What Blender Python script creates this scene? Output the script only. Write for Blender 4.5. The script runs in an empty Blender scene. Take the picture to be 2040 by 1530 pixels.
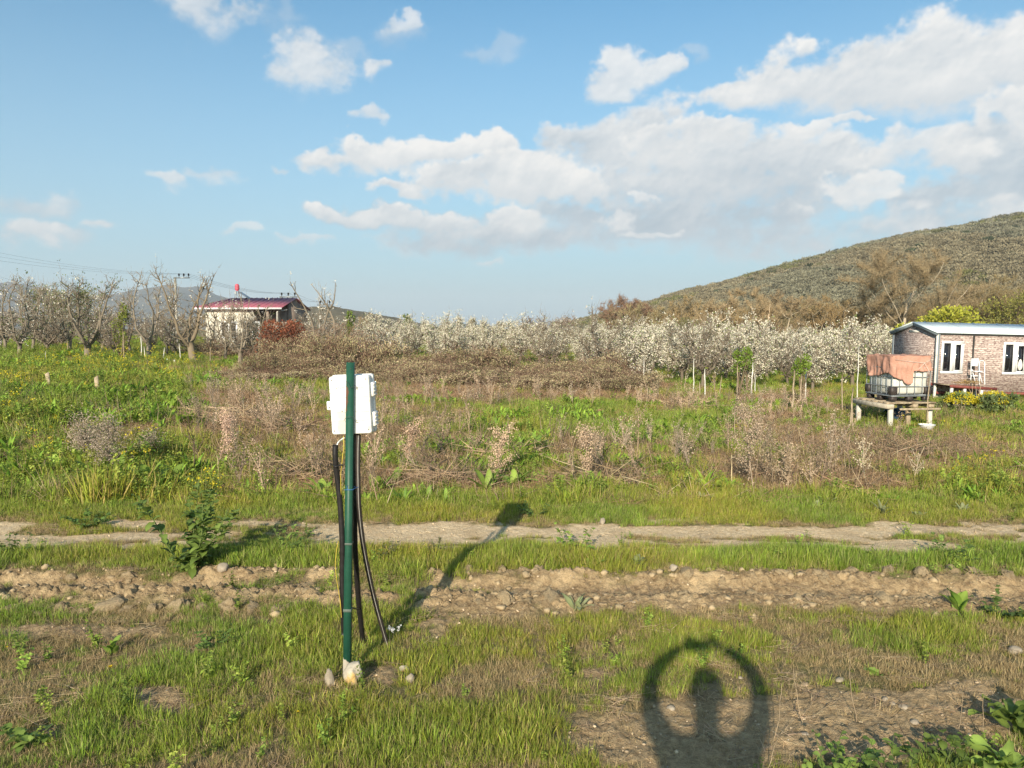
import bpy, math, random
import numpy as np
from mathutils import Vector, Matrix
R = math.radians
S = bpy.context.scene
COL = S.collection
# ------------------------------------------------------------------ camera
F = 1512.0; W2, H2 = 1020.0, 765.0; PITCH = R(4.16); CZ = 2.0
CP, SP = math.cos(PITCH), math.sin(PITCH)
cam = bpy.data.cameras.new('camera'); camo = bpy.data.objects.new('camera', cam); COL.objects.link(camo)
cam.sensor_width = 36; cam.lens = 36 * F / 2040; cam.clip_start = 0.03; cam.clip_end = 20000
camo.location = (0, 0, CZ); camo.rotation_euler = (R(90) - PITCH, 0, 0)
S.camera = camo
# ------------------------------------------------------------------ sun + sky
SUN_AZ, SUN_EL = R(14.0), R(22.3)
LDIR = Vector((math.sin(SUN_AZ) * math.cos(SUN_EL), math.cos(SUN_AZ) * math.cos(SUN_EL), -math.sin(SUN_EL)))
sl = bpy.data.lights.new('sun', 'SUN'); sl.energy = 4.9; sl.angle = R(0.6); sl.color = (1.0, 0.87, 0.69)
so = bpy.data.objects.new('sun', sl); COL.objects.link(so); so.rotation_euler = LDIR.to_track_quat('-Z', 'Y').to_euler(); so.location = (-20, -60, 40)
S.view_settings.view_transform = 'Standard'; S.view_settings.look = 'None'; S.view_settings.gamma = 1.0
S.view_settings.use_curve_mapping = False; S.view_settings.exposure = 0.7
S.cycles.max_bounces = 6; S.cycles.diffuse_bounces = 3; S.cycles.glossy_bounces = 2; S.cycles.transmission_bounces = 4
S.cycles.transparent_max_bounces = 8; S.cycles.volume_bounces = 0; S.cycles.use_denoising = True; S.cycles.denoiser = 'OPENIMAGEDENOISE'
S.cycles.sample_clamp_indirect = 4.0
SKY_STRENGTH = 0.11

class NT:                                    # tiny node helper
    def __init__(s, tree): s.t = tree; tree.nodes.clear()
    def n(s, typ, **kw):
        nd = s.t.nodes.new(typ)
        for k, v in kw.items():
            if k == 'i':
                for kk, vv in v.items():
                    if hasattr(vv, 'is_output'): s.t.links.new(vv, nd.inputs[kk])
                    else: nd.inputs[kk].default_value = vv
            else: setattr(nd, k, v)
        return nd
    def m(s, op, a, b=0.0, c=0.0, clamp=False):
        nd = s.n('ShaderNodeMath', operation=op, use_clamp=clamp)
        for k, v in enumerate((a, b, c)):
            if hasattr(v, 'is_output'): s.t.links.new(v, nd.inputs[k])
            else: nd.inputs[k].default_value = v
        return nd.outputs[0]
    def v(s, op, a, b=(0, 0, 0), c=(0, 0, 0)):
        nd = s.n('ShaderNodeVectorMath', operation=op)
        for k, v in enumerate((a, b, c)):
            if hasattr(v, 'is_output'): s.t.links.new(v, nd.inputs[k])
            else: nd.inputs[k].default_value = v
        return nd.outputs[1] if op in ('DOT_PRODUCT', 'LENGTH', 'DISTANCE') else nd.outputs[0]
    def mr(s, v, a, b, c=0.0, d=1.0, smooth=True):
        nd = s.n('ShaderNodeMapRange', interpolation_type='SMOOTHSTEP' if smooth else 'LINEAR')
        s.t.links.new(v, nd.inputs[0])
        for k, x in enumerate((a, b, c, d)):
            if hasattr(x, 'is_output'): s.t.links.new(x, nd.inputs[k + 1])
            else: nd.inputs[k + 1].default_value = x
        return nd.outputs[0]
    def mix(s, f, a, b, blend='MIX'):
        nd = s.n('ShaderNodeMix', data_type='RGBA', blend_type=blend)
        for k, v in ((0, f), (6, a), (7, b)):
            if hasattr(v, 'is_output'): s.t.links.new(v, nd.inputs[k])
            elif k == 0: nd.inputs[k].default_value = v
            else: nd.inputs[k].default_value = (*v, 1) if len(v) == 3 else v
        return nd.outputs[2]
    def noise(s, vec, scale, detail=4.0, rough=0.55, dist=0.0, col=False):
        nd = s.n('ShaderNodeTexNoise', i={'Scale': scale, 'Detail': detail, 'Roughness': rough, 'Distortion': dist})
        if vec is not None: s.t.links.new(vec, nd.inputs['Vector'])
        return nd.outputs[1] if col else nd.outputs[0]

def ray(px, py):
    fx, fy = (px - W2) / F, (H2 - py) / F
    return np.array([fx, CP + fy * SP, -SP + fy * CP])


# ---- lattice noise on arrays
def _hash(ix, iy, seed):
    h = (ix.astype(np.int64) * 374761393 + iy.astype(np.int64) * 668265263 + seed * 1274126177) & 0xFFFFFFFF
    h = ((h ^ (h >> 13)) * 1274126177) & 0xFFFFFFFF
    return ((h ^ (h >> 16)) & 0xFFFF) / 65535.0
def vnoise(x, y, seed=0):
    x = np.asarray(x, float); y = np.asarray(y, float)
    ix, iy = np.floor(x), np.floor(y); fx, fy = x - ix, y - iy
    ux, uy = fx ** 3 * (fx * (fx * 6 - 15) + 10), fy ** 3 * (fy * (fy * 6 - 15) + 10)
    a, b = _hash(ix, iy, seed), _hash(ix + 1, iy, seed); c, d = _hash(ix, iy + 1, seed), _hash(ix + 1, iy + 1, seed)
    return (a + (b - a) * ux) * (1 - uy) + (c + (d - c) * ux) * uy
def fbm(x, y, seed=0, octv=4, gain=0.5):
    t, amp, s = 0.0, 1.0, 0.0
    for o in range(octv):
        t = t + amp * vnoise(x, y, seed + o * 17); s += amp; amp *= gain
        x, y = 1.63 * x + 1.19 * y + 3.7, -1.19 * x + 1.63 * y + 1.3
    return t / s
def sst(v, a, b):
    t = np.clip((v - a) / (b - a), 0, 1); return t * t * (3 - 2 * t)

AZ0, AZ1, EL0, EL1 = -0.78, 0.78, -0.02, 0.66
def cloud_field(NX=1500, NY=660):
    """cumulus layer: coverage and brightness over azimuth and elevation, drawn back to front"""
    az, el = np.meshgrid(np.linspace(AZ0, AZ1, NX), np.linspace(EL0, EL1, NY))
    X, Y = az * 1000, el * 1000
    w1x, w1y = fbm(X / 70, Y / 50, 1, 3) - .5, fbm(X / 70, Y / 50, 2, 3) - .5
    w2x, w2y = fbm(X / 20, Y / 16, 3, 4, .55) - .5, fbm(X / 20, Y / 16, 4, 4, .55) - .5
    WX, WY = az + .050 * w1x + .022 * w2x, el + .034 * w1y + .018 * w2y
    puff = fbm(X / 44, Y / 34, 5, 6, .55)
    fine = fbm(X / 14, Y / 11, 9, 5, .6)
    gy, gx = np.gradient(fbm(X / 46, Y / 36, 5, 4, .45)); rel = np.clip((-gx * 1.0 + gy * 1.25) * 9, -.5, .5)
    A = np.zeros_like(az); B = np.full_like(az, .8)
    for (soft, amp, op, bright, grad, els) in CLOUDS:
        dmax = np.full_like(az, -1.5); sw = np.zeros_like(az) + 1e-6; sv = np.zeros_like(az)
        for (px, py, rx, ry) in els:
            r = ray(px, py); a = math.atan2(r[0], r[1]); e = math.asin(r[2] / np.linalg.norm(r)); c = math.cos(a)
            qx, qy = (WX - a) * F / (rx * c), (WY - e) * F / (ry * c ** .5)
            qy = np.where(qy < 0, qy * .92, qy)
            q = 1 - qx * qx - qy * qy
            k = .35; h = np.clip(.5 + .5 * (q - dmax) / k, 0, 1); dmax = dmax + (q - dmax) * h + k * h * (1 - h)
            w = np.maximum(q + .3, 0) ** 2; sw += w; sv += w * np.clip(qy, -1.1, 1.1)
        v = sv / sw
        d = dmax + amp * (puff - .5) + amp * .75 * (fine - .5)
        s = 1.35 * soft * np.where(v < 0, 1 + 1.6 * np.minimum(-v, 1), 1.0)
        al = sst(d, .0, s) * op
        sh = bright + grad * v + .30 * rel * sst(v, -.7, .5) + .22 * (puff - .5) + .10 * (fine - .5)
        sh = sh + .05 * (1 - sst(d, 0, .8))
        B = B * (1 - al) + sh * al; A = A + al - A * al
        if op > .55: B = np.where(A > .02, B, sh)
    return A, B
# softness, roughness, opacity, brightness, top-to-bottom gradient, ellipses (in the photograph's pixels: where each cloud stands in the sky)
CLOUDS = [
    (.8, 1.0, .85, .60, .06, [(1150,480,190,44),(1300,470,200,56),(1500,490,220,50)]),
    (.9, 1.0, .80, .64, .10, [(1520,470,330,62),(1250,450,230,70),(1850,460,300,60),(1020,480,240,40),(1400,400,330,80)]),
    (.8, 1.0, .75, .70, .12, [(60,412,115,36),(100,480,120,26),(1600,510,180,40)]),
    (.7, 1.1, .30, .82, .10, [(560,40,60,50),(660,90,90,30),(980,100,70,22),(1380,110,40,12),(790,70,70,26),(1010,85,40,18)]),
    (.7, 1.3, .75, .86, .12, [(395,10,95,50),(480,22,70,26)]),
    (.6, 1.1, .60, .86, .1, [(795,52,42,18),(560,342,18,8),(435,346,62,20),(480,466,50,12),(600,484,60,13),(980,526,40,9)]),
    (.55, 1.1, .85, .90, .12, [(1240,150,66,48),(1305,138,42,28),(1225,180,40,24)]),
    (.65, 1.2, .8, .88, .12, [(625,130,84,58),(742,130,36,22),(590,150,50,34)]),
    (.55, 1.1, .75, .85, .1, [(740,232,36,22),(340,352,42,20)]),
    (.6, 1.1, .85, .88, .12, [(45,474,60,38),(205,460,50,18)]),
    (.45, .9, .97, .86, .17, [(1460,190,85,36),(1570,165,110,66),(1720,155,150,80),(1880,140,170,95),(2070,125,170,105),(1770,182,190,38)]),
    (.6, 1.0, .93, .62, .14, [(2010,360,150,95),(1890,400,150,60),(1960,300,90,50)]),
    (.4, .95, .95, .92, .14, [(2010,222,62,44),(2070,250,70,60)]),
    (.55, .9, .97, .76, .24, [(1140,275,85,36),(1225,285,110,48),(1315,255,78,66),(1430,308,140,60),(1550,318,130,58),(1650,312,100,52),(1400,350,260,80),(1560,370,170,70)]),
    (.4, .9, .9, .90, .1, [(1320,290,60,40),(1440,270,80,26),(1690,240,60,12),(1600,262,60,16)]),
    (.55, 1.0, .9, .88, .16, [(1830,292,115,40),(1780,320,110,30),(1900,325,70,30)]),
    (.5, 1.1, .9, .97, .08, [(1680,372,70,26),(1760,362,60,16),(1720,392,80,24),(1560,415,42,20)]),
    (.7, 1.0, .80, .86, .08, [(2010,425,120,34),(1860,440,160,34)]),
    (.4, .9, .98, .90, .17, [(650,324,74,26),(740,312,80,34),(860,302,120,40),(965,290,70,32)]),
    (.4, .95, .98, .88, .18, [(800,368,72,18),(900,356,100,36),(1010,345,100,48),(1110,345,100,62),(1170,365,60,54),(1050,380,110,36)]),
    (.6, 1.0, .85, .58, .08, [(1170,425,110,32),(1330,440,170,50),(1480,430,140,44)]),
    (.45, .95, .97, .84, .22, [(690,430,90,22),(780,424,100,30),(880,440,130,36),(1000,455,120,40),(1040,432,60,22)]),
    (.8, 1.0, .92, .60, .08, [(900,482,240,34),(1080,496,190,34)]),
    (.5, 1.2, .75, .95, .06, [(1285,388,20,14),(1240,440,36,30),(1290,475,80,14)]),
]

def build_world():
    w = bpy.data.worlds.new('World'); w.use_nodes = True
    T = NT(w.node_tree)
    sky = T.n('ShaderNodeTexSky', sky_type='NISHITA', sun_disc=False, sun_elevation=SUN_EL,
              sun_rotation=math.pi + SUN_AZ, altitude=200, air_density=1.0, dust_density=1.2, ozone_density=1.5)
    d = T.n('ShaderNodeTexCoord').outputs['Generated']
    sep = T.n('ShaderNodeSeparateXYZ', i={0: d}); x, y, z = sep.outputs
    az = T.m('ARCTAN2', x, y); el = T.m('ARCSINE', z)
    A, B = cloud_field(); NY, NX = A.shape
    img = bpy.data.images.new('cloud_layer', NX, NY, alpha=False, float_buffer=True); img.colorspace_settings.name = 'Non-Color'
    buf = np.zeros((NY, NX, 4), np.float32); buf[..., 0] = A; buf[..., 1] = B; buf[..., 3] = 1
    img.pixels.foreach_set(buf.ravel()); img.update(); img.pack()
    uv = T.n('ShaderNodeCombineXYZ', i={0: T.mr(az, AZ0, AZ1, smooth=False), 1: T.mr(el, EL0, EL1, smooth=False)}).outputs[0]
    tex = T.n('ShaderNodeTexImage', image=img, extension='EXTEND', interpolation='Cubic', i={0: uv})
    ts = T.n('ShaderNodeSeparateColor', i={0: tex.outputs[0]})
    # the rest of the sky carries the same scattered clouds
    zz = T.m('MAXIMUM', z, .06)
    pl = T.n('ShaderNodeCombineXYZ', i={0: T.m('DIVIDE', x, zz), 1: T.m('DIVIDE', y, zz)}).outputs[0]
    gen = T.mr(T.noise(pl, 0.55, 7.0, 0.55), 0.50, 0.66)
    outm = T.m('MAXIMUM', T.mr(T.m('ABSOLUTE', az), .64, .78), T.mr(el, .52, .65))
    alpha = T.n('ShaderNodeMix', i={0: outm, 2: ts.outputs[0], 3: gen}).outputs[0]
    alpha = T.m('MULTIPLY', alpha, T.mr(el, 0.0, 0.08))
    shade = T.n('ShaderNodeMix', i={0: outm, 2: ts.outputs[1], 3: .85}).outputs[0]
    cr = T.n('ShaderNodeValToRGB'); T.t.links.new(T.mr(shade, 0.40, 1.10, smooth=False), cr.inputs[0])
    e = cr.color_ramp.elements; e[0].position = 0; e[0].color = (.37, .47, .55, 1); e[1].position = 1; e[1].color = (.93, .91, .88, 1)
    for p, c in ((.3, (.50, .57, .63, 1)), (.6, (.70, .73, .75, 1)), (.82, (.84, .84, .83, 1))):
        k = e.new(p); k.color = c
    cc = T.v('SCALE', cr.outputs[0]); cc.node.inputs[3].default_value = CLOUD_GAIN / SKY_STRENGTH
    skc = T.mix(1.0, sky.outputs[0], SKY_TINT, 'MULTIPLY')
    hz = T.mr(el, -0.02, 0.42, 1.0, 0.0, smooth=False)
    skc = T.mix(T.m('MULTIPLY', T.m('POWER', hz, 1.1), 0.95), skc, tuple(c / SKY_STRENGTH for c in HORIZON))
    col = T.mix(alpha, skc, cc)
    bg = T.n('ShaderNodeBackground', i={'Color': col, 'Strength': SKY_STRENGTH})
    T.n('ShaderNodeOutputWorld', i={0: bg.outputs[0]})
    w.cycles.sampling_method = 'MANUAL'; w.cycles.sample_map_resolution = 512
    S.world = w
CLOUD_GAIN = 0.65; SKY_TINT = (.47, .85, .92); HORIZON = (.295, .385, .455)
build_world()
# ------------------------------------------------------------------ mesh helpers
rng = np.random.default_rng(7)
def tag(o, label=None, cat=None, group=None, kind=None):
    for k, v in (('label', label), ('category', cat), ('group', group), ('kind', kind)):
        if v: o[k] = v
    return o
def thing(name, label, cat, loc=(0, 0, 0), rz=0.0, group=None, rot=None):
    o = bpy.data.objects.new(name, None); COL.objects.link(o); o.empty_display_size = .1
    o.location = loc; o.rotation_euler = rot or (0, 0, rz)
    return tag(o, label, cat, group)
class MB:
    def __init__(s): s.V, s.F, s.C, s.n = [], {3: [], 4: []}, [], 0; s.P = []
    def add(s, v, f, c=(1, 1, 1)):
        v = np.asarray(v, float).reshape(-1, 3); f = np.asarray(f, int)
        if len(v) == 0: return
        c = np.asarray(c, float); c = np.broadcast_to(c, (len(v), 3)) if c.ndim == 1 else c
        s.V.append(v); s.C.append(c); s.F[f.shape[1]].append(f + s.n); s.n += len(v)
    def poly(s, v, faces, c=(1, 1, 1)):
        v = np.asarray(v, float); s.V.append(v); s.C.append(np.broadcast_to(np.asarray(c, float), (len(v), 3)))
        for f in faces: s.P.append([i + s.n for i in f])
        s.n += len(v)
    def box(s, c0, c1, c=(1, 1, 1), M=None, bev=0.0):
        x0, y0, z0 = c0; x1, y1, z1 = c1
        if bev <= 0:
            v = np.array([[x0,y0,z0],[x1,y0,z0],[x1,y1,z0],[x0,y1,z0],[x0,y0,z1],[x1,y0,z1],[x1,y1,z1],[x0,y1,z1]], float)
            f = [[0,3,2,1],[4,5,6,7],[0,1,5,4],[1,2,6,5],[2,3,7,6],[3,0,4,7]]
            if M is not None: v = v @ np.array(M)[:3, :3].T + np.array(M)[:3, 3]
            s.add(v, f, c); return
        b = bev; v = []
        for z, ins in ((z0, b), (z0 + b, 0), (z1 - b, 0), (z1, b)):
            for (ax, ay) in ((x0,y0),(x1,y0),(x1,y1),(x0,y1)):
                sx = 1 if ax == x0 else -1; sy = 1 if ay == y0 else -1
                first = (ax + sx * (ins + b), ay + sy * ins, z); second = (ax + sx * ins, ay + sy * (ins + b), z)
                v += [second, first] if (ax == x0) == (ay == y0) else [first, second]
        v = np.array(v, float)
        if M is not None: v = v @ np.array(M)[:3, :3].T + np.array(M)[:3, 3]
        fs = [[k * 8 + i, k * 8 + (i + 1) % 8, (k + 1) * 8 + (i + 1) % 8, (k + 1) * 8 + i] for k in range(3) for i in range(8)]
        s.poly(v, fs + [list(range(7, -1, -1)), list(range(24, 32))], c)
    def tube(s, pts, rad, sides=6, c=(1, 1, 1), cap=True):
        pts = np.asarray(pts, float); n = len(pts); rad = np.broadcast_to(np.asarray(rad, float), (n,))
        t = np.gradient(pts, axis=0); t /= np.linalg.norm(t, axis=1)[:, None] + 1e-9
        ref = np.array([0, 0, 1.0]) if abs(t[:, 2]).mean() < .8 else np.array([1.0, 0, 0])
        u = np.cross(t, ref); u /= np.linalg.norm(u, axis=1)[:, None] + 1e-9; w = np.cross(t, u)
        a = np.arange(sides) * 2 * math.pi / sides
        ring = pts[:, None] + rad[:, None, None] * (np.cos(a)[None, :, None] * u[:, None] + np.sin(a)[None, :, None] * w[:, None])
        i = np.arange(n - 1)[:, None] * sides; j = np.arange(sides)[None]; k = (j + 1) % sides
        f = np.stack([i + j, i + k, i + sides + k, i + sides + j], -1).reshape(-1, 4)
        c = np.asarray(c, float)
        if c.ndim == 2 and len(c) == n: c = np.repeat(c, sides, 0)
        base = s.n; s.add(ring.reshape(-1, 3), f, c)
        if cap: s.P.append([base + q for q in range(sides)]); s.P.append([base + (n - 1) * sides + q for q in range(sides - 1, -1, -1)])
    def twigs(s, a, b, r, c):
        """many three-sided tapering sticks"""
        a, b = np.asarray(a, float), np.asarray(b, float); n = len(a)
        if n == 0: return
        r = np.broadcast_to(np.asarray(r, float), (n,)); d = b - a; d /= np.linalg.norm(d, axis=1)[:, None] + 1e-9
        ref = np.where(np.abs(d[:, 2:3]) > .8, np.array([[1.0, 0, 0]]), np.array([[0, 0, 1.0]]))
        u = np.cross(d, ref); u /= np.linalg.norm(u, axis=1)[:, None] + 1e-9; w = np.cross(d, u)
        v = np.stack([a + r[:, None] * u, a + r[:, None] * (-.5 * u + .87 * w), a + r[:, None] * (-.5 * u - .87 * w), b], 1)
        i = np.arange(n)[:, None] * 4
        f = np.concatenate([i + [0, 1, 3], i + [1, 2, 3], i + [2, 0, 3]], 0)
        c = np.asarray(c, float); c = np.broadcast_to(c, (n, 3)) if c.ndim == 1 else c
        s.add(v.reshape(-1, 3), f, np.repeat(c, 4, 0))
    def leaves(s, p, d, nrm, L, w, c, fold=.25, bend=.0):
        """pointed leaves folded along the midrib: base, two sides, tip"""
        p, d, nrm = (np.asarray(q, float) for q in (p, d, nrm)); n = len(p)
        if n == 0: return
        d = d / (np.linalg.norm(d, axis=1)[:, None] + 1e-9); side = np.cross(d, nrm); side /= np.linalg.norm(side, axis=1)[:, None] + 1e-9
        up = np.cross(side, d); L = np.broadcast_to(np.asarray(L, float), (n,))[:, None]; w = np.broadcast_to(np.asarray(w, float), (n,))[:, None]
        mid = p + d * L * .5
        v = np.stack([p, mid + side * w + up * w * fold, p + d * L - up * L * bend, mid - side * w + up * w * fold], 1)
        i = np.arange(n)[:, None] * 4
        f = np.concatenate([i + [0, 1, 2], i + [0, 2, 3]], 0)
        c = np.asarray(c, float); c = np.broadcast_to(c, (n, 3)) if c.ndim == 1 else c
        s.add(v.reshape(-1, 3), f, np.repeat(c, 4, 0))
    def bigleaf(s, p, yaw, L, w, pitch, droop, c, seg=6, wave=.0, seed=0):
        """a broad leaf with a midrib crease, arching outwards"""
        r = np.random.default_rng(seed); t = np.linspace(0, 1, seg + 1)
        ang = pitch - droop * t; ds = L / seg
        x = np.concatenate([[0], np.cumsum(np.cos(ang[:-1]) * ds)]); z = np.concatenate([[0], np.cumsum(np.sin(ang[:-1]) * ds)])
        wd = w * np.sin(np.pi * np.clip(t * .9 + .06, 0, 1)) ** .7 * (1 - .15 * t); wd[0] = w * .12; wd[-1] = w * .02
        wz = wave * w * np.sin(t * 9 + r.random() * 6)
        rows = []
        for k, o in enumerate((-1, 0, 1)):
            off = o * wd; rows.append(np.stack([x - np.sin(ang) * abs(o) * wd * .25, off, z + np.cos(ang) * abs(o) * wd * .3 + wz * o], 1))
        v = np.stack(rows, 1).reshape(-1, 3); ca, sa = math.cos(yaw), math.sin(yaw)
        v = np.stack([v[:, 0] * ca - v[:, 1] * sa, v[:, 0] * sa + v[:, 1] * ca, v[:, 2]], 1) + np.asarray(p)
        i = np.arange(seg)[:, None] * 3
        f = np.concatenate([i + [0, 1, 4, 3], i + [1, 2, 5, 4]], 0)
        cc = np.tile(np.asarray(c, float), (len(v), 1)); cc[1::3] *= 1.25
        s.add(v, f, cc)
    def build(s, name, mat, parent=None, smooth=False, loc=None):
        V = np.concatenate(s.V) if s.V else np.zeros((0, 3)); C = np.concatenate(s.C) if s.C else np.zeros((0, 3))
        t = np.concatenate(s.F[3]) if s.F[3] else np.zeros((0, 3), int); q = np.concatenate(s.F[4]) if s.F[4] else np.zeros((0, 4), int)
        pl = [len(p) for p in s.P]; lp = np.concatenate([t.ravel(), q.ravel(), np.array([i for p in s.P for i in p], int)]).astype(np.int32)
        cnt = np.concatenate([np.full(len(t), 3), np.full(len(q), 4), np.array(pl, int)]).astype(np.int32)
        me = bpy.data.meshes.new(name)
        me.vertices.add(len(V)); me.vertices.foreach_set('co', V.astype(np.float32).ravel())
        me.loops.add(len(lp)); me.loops.foreach_set('vertex_index', lp)
        me.polygons.add(len(cnt)); me.polygons.foreach_set('loop_start', (np.cumsum(cnt) - cnt).astype(np.int32))
        me.update(calc_edges=True)
        at = me.color_attributes.new('Col', 'FLOAT_COLOR', 'POINT')
        at.data.foreach_set('color', np.concatenate([C, np.ones((len(C), 1))], 1).astype(np.float32).ravel())
        if smooth: me.polygons.foreach_set('use_smooth', np.ones(len(cnt), bool))
        me.materials.append(mat)
        o = bpy.data.objects.new(name, me)
        if COL is not None: COL.objects.link(o)
        if parent is not None: o.parent = parent
        if loc is not None: o.location = loc
        return o
def dup(o, loc=None, rz=None, sc=None, label=None, parent=None):
    c = o.copy(); COL.objects.link(c)
    if parent is not None: c.parent = parent
    if loc is not None: c.location = loc
    if rz is not None: c.rotation_euler = (0, 0, rz)
    if sc is not None: c.scale = (sc, sc, sc) if np.isscalar(sc) else sc
    if label: c['label'] = label
    for ch in o.children: dup(ch, parent=c)
    return c
# ------------------------------------------------------------------ materials
def mat_basic(name, col, rough=.7, spec=.3, noise=(8, .25), bump=0.0, metal=0.0, col2=None, scale2=3.0, coord='Object', bscale=60):
    m = bpy.data.materials.new(name); m.use_nodes = True; T = NT(m.node_tree)
    co = T.n('ShaderNodeTexCoord').outputs[coord]
    nz = T.noise(co, noise[0], 5, .6)
    c = T.mix(T.mr(nz, .3, .7, smooth=False), tuple(k * (1 - noise[1]) for k in col), tuple(min(1, k * (1 + noise[1])) for k in col))
    if col2: c = T.mix(T.mr(T.noise(co, scale2, 6, .65), .52, .62), c, col2)
    b = T.n('ShaderNodeBsdfPrincipled', i={'Base Color': c, 'Roughness': rough, 'Metallic': metal, 'Specular IOR Level': spec})
    if bump:
        bp = T.n('ShaderNodeBump', i={'Strength': bump, 'Distance': .01, 'Height': T.noise(co, bscale, 5, .65)}); T.t.links.new(bp.outputs[0], b.inputs['Normal'])
    T.n('ShaderNodeOutputMaterial', i={0: b.outputs[0]}); return m
def mat_leaf(name, inst=False, trans=.3, rough=.55, spec=.25, rnd=.25):
    """plant tissue: colour from the Col attribute, lets some light through"""
    m = bpy.data.materials.new(name); m.use_nodes = True; T = NT(m.node_tree)
    c = T.n('ShaderNodeAttribute', attribute_name='Col').outputs[0]
    if inst: c = T.mix(1.0, c, T.n('ShaderNodeAttribute', attribute_name='tint', attribute_type='INSTANCER').outputs[0], 'MULTIPLY')
    rv = T.n('ShaderNodeObjectInfo').outputs['Random']
    h = T.n('ShaderNodeHueSaturation', i={'Color': c, 'Value': T.mr(rv, 0, 1, 1 - rnd, 1 + rnd, smooth=False)}).outputs[0]
    b = T.n('ShaderNodeBsdfPrincipled', i={'Base Color': h, 'Roughness': rough, 'Specular IOR Level': spec})
    out = b.outputs[0]
    if trans > 0:
        tr = T.n('ShaderNodeBsdfTranslucent', i={'Color': h}); out = T.n('ShaderNodeMixShader', i={0: trans, 1: out, 2: tr.outputs[0]}).outputs[0]
    T.n('ShaderNodeOutputMaterial', i={0: out}); return m
M_PLANT = mat_leaf('plant_tissue'); M_DRY = mat_leaf('dry_plant', trans=.1, rough=.8, spec=.1)
M_BARK = mat_leaf('bark', trans=0, rough=.9, spec=.1, rnd=.15); M_PETAL = mat_leaf('petal', trans=.25, rough=.6, rnd=.06)
M_GI = mat_leaf('grass_blade', True, trans=.28, rnd=.28); M_DI = mat_leaf('straw_blade', True, trans=.08, rough=.8, spec=.1, rnd=.25)
# ------------------------------------------------------------------ lie of the land
def base_z(x, y):
    r = sst(y, 9, 17)
    return -.03 * np.clip(x, -30, 22) * r - .007 * np.clip(y - 9, 0, 60) + .05 * (fbm(np.asarray(x) / 3.1, np.asarray(y) / 3.1, 40, 2) - .5) * sst(y, 3, 5)
def rut_y(x): return 5.74 + .10 * (vnoise(np.asarray(x) * .5, 3.3, 50) - .5) - .012 * np.asarray(x)
def track_y(x): return 7.25 + .16 * (vnoise(np.asarray(x) * .45, 1.3, 51) - .5)
def gz(x, y):
    x, y = np.asarray(x, float), np.asarray(y, float); z = base_z(x, y)
    d = y - rut_y(x); lf = sst(-x, -1.2, .8)
    z = z - .07 * np.exp(-((d - .04) / .16) ** 2) + (.02 + .035 * lf) * np.exp(-((d + .30) / .17) ** 2) + .025 * np.exp(-((d - .30) / .09) ** 2)
    return z - .03 * np.exp(-((y - track_y(x)) / .4) ** 2)
def G(px, py):
    """where the line of sight through a pixel meets the ground"""
    d = ray(px, py); z = 0.0
    for _ in range(12):
        t = (z - CZ) / d[2]; z = float(gz(t * d[0], t * d[1]))
    return np.array([t * d[0], t * d[1], z])
def P(px, py, Y):
    d = ray(px, py); t = Y / d[1]; return np.array([t * d[0], Y, CZ + t * d[2]])
def GY(px, Y):
    """the ground at depth Y under image column px (near the horizon line)"""
    x = (px - W2) / F * Y * 1.0; return np.array([x, Y, float(gz(x, Y))])
def proj(x, y, z):
    z = z - CZ; f = y * CP - z * SP; u = y * SP + z * CP
    return W2 + F * x / f, H2 - F * u / f
def blobsum(px, py, bl):
    t = 0
    for (cx, cy, rx, ry, w) in bl: t = t + w * np.exp(-((px - cx) / rx) ** 2 - ((py - cy) / ry) ** 2)
    return t
BARE = [(1580,1470,330,75,1.2),(1750,1420,260,50,.9),(1930,1400,120,60,.7),(1330,1480,140,60,.9),(320,1400,50,28,1.3),(230,1262,130,16,1.2),(430,1285,120,14,.6),(40,1262,60,16,.8),(770,1345,50,22,.6),(120,1460,40,18,.5),
        (1180,1330,120,26,.35),(1700,1300,160,22,.3),(860,1240,60,20,.4)]
def dirt_masks(x, y):
    n = fbm(x * 2.3, y * 3.1, 60, 4, .6); n2 = fbm(x * 9, y * 11, 61, 3, .6)
    wob = (n - .5) * .55 + (n2 - .5) * .22
    t = y - track_y(x); tr = sst(.50 - np.abs(t) + wob * 1.15 - .55 * sst(fbm(x * 1.3, y * 4, 66, 3), .58, .68), -.06, .10)
    gapL = np.exp(-((x + 2.35) / .45) ** 2) * np.exp(-((y - 7.1) / .5) ** 2)
    tr = tr * (1 - .7 * gapL)
    d = y - rut_y(x); lf = sst(-x, -1.4, .6)
    rt = sst(.335 + .09 * lf - np.abs(d + .04 + .03 * lf) + wob * (.95 - .3 * (1 - lf)) + .10 * (1 - lf) - .35 * lf * sst(fbm(x * 1.7, y * 3, 67, 3), .56, .66), -.05, .10)
    px, py = proj(x, y, 0 * x)
    b = blobsum(px, py, BARE) * ((y < 5.2) & (y > 2.5)) + .9 * ((y <= 2.6) & (y > -1))
    br = sst(b + (n - .5) * 1.3 + (n2 - .5) * .6, .38, .72)
    return tr, rt, br
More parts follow.
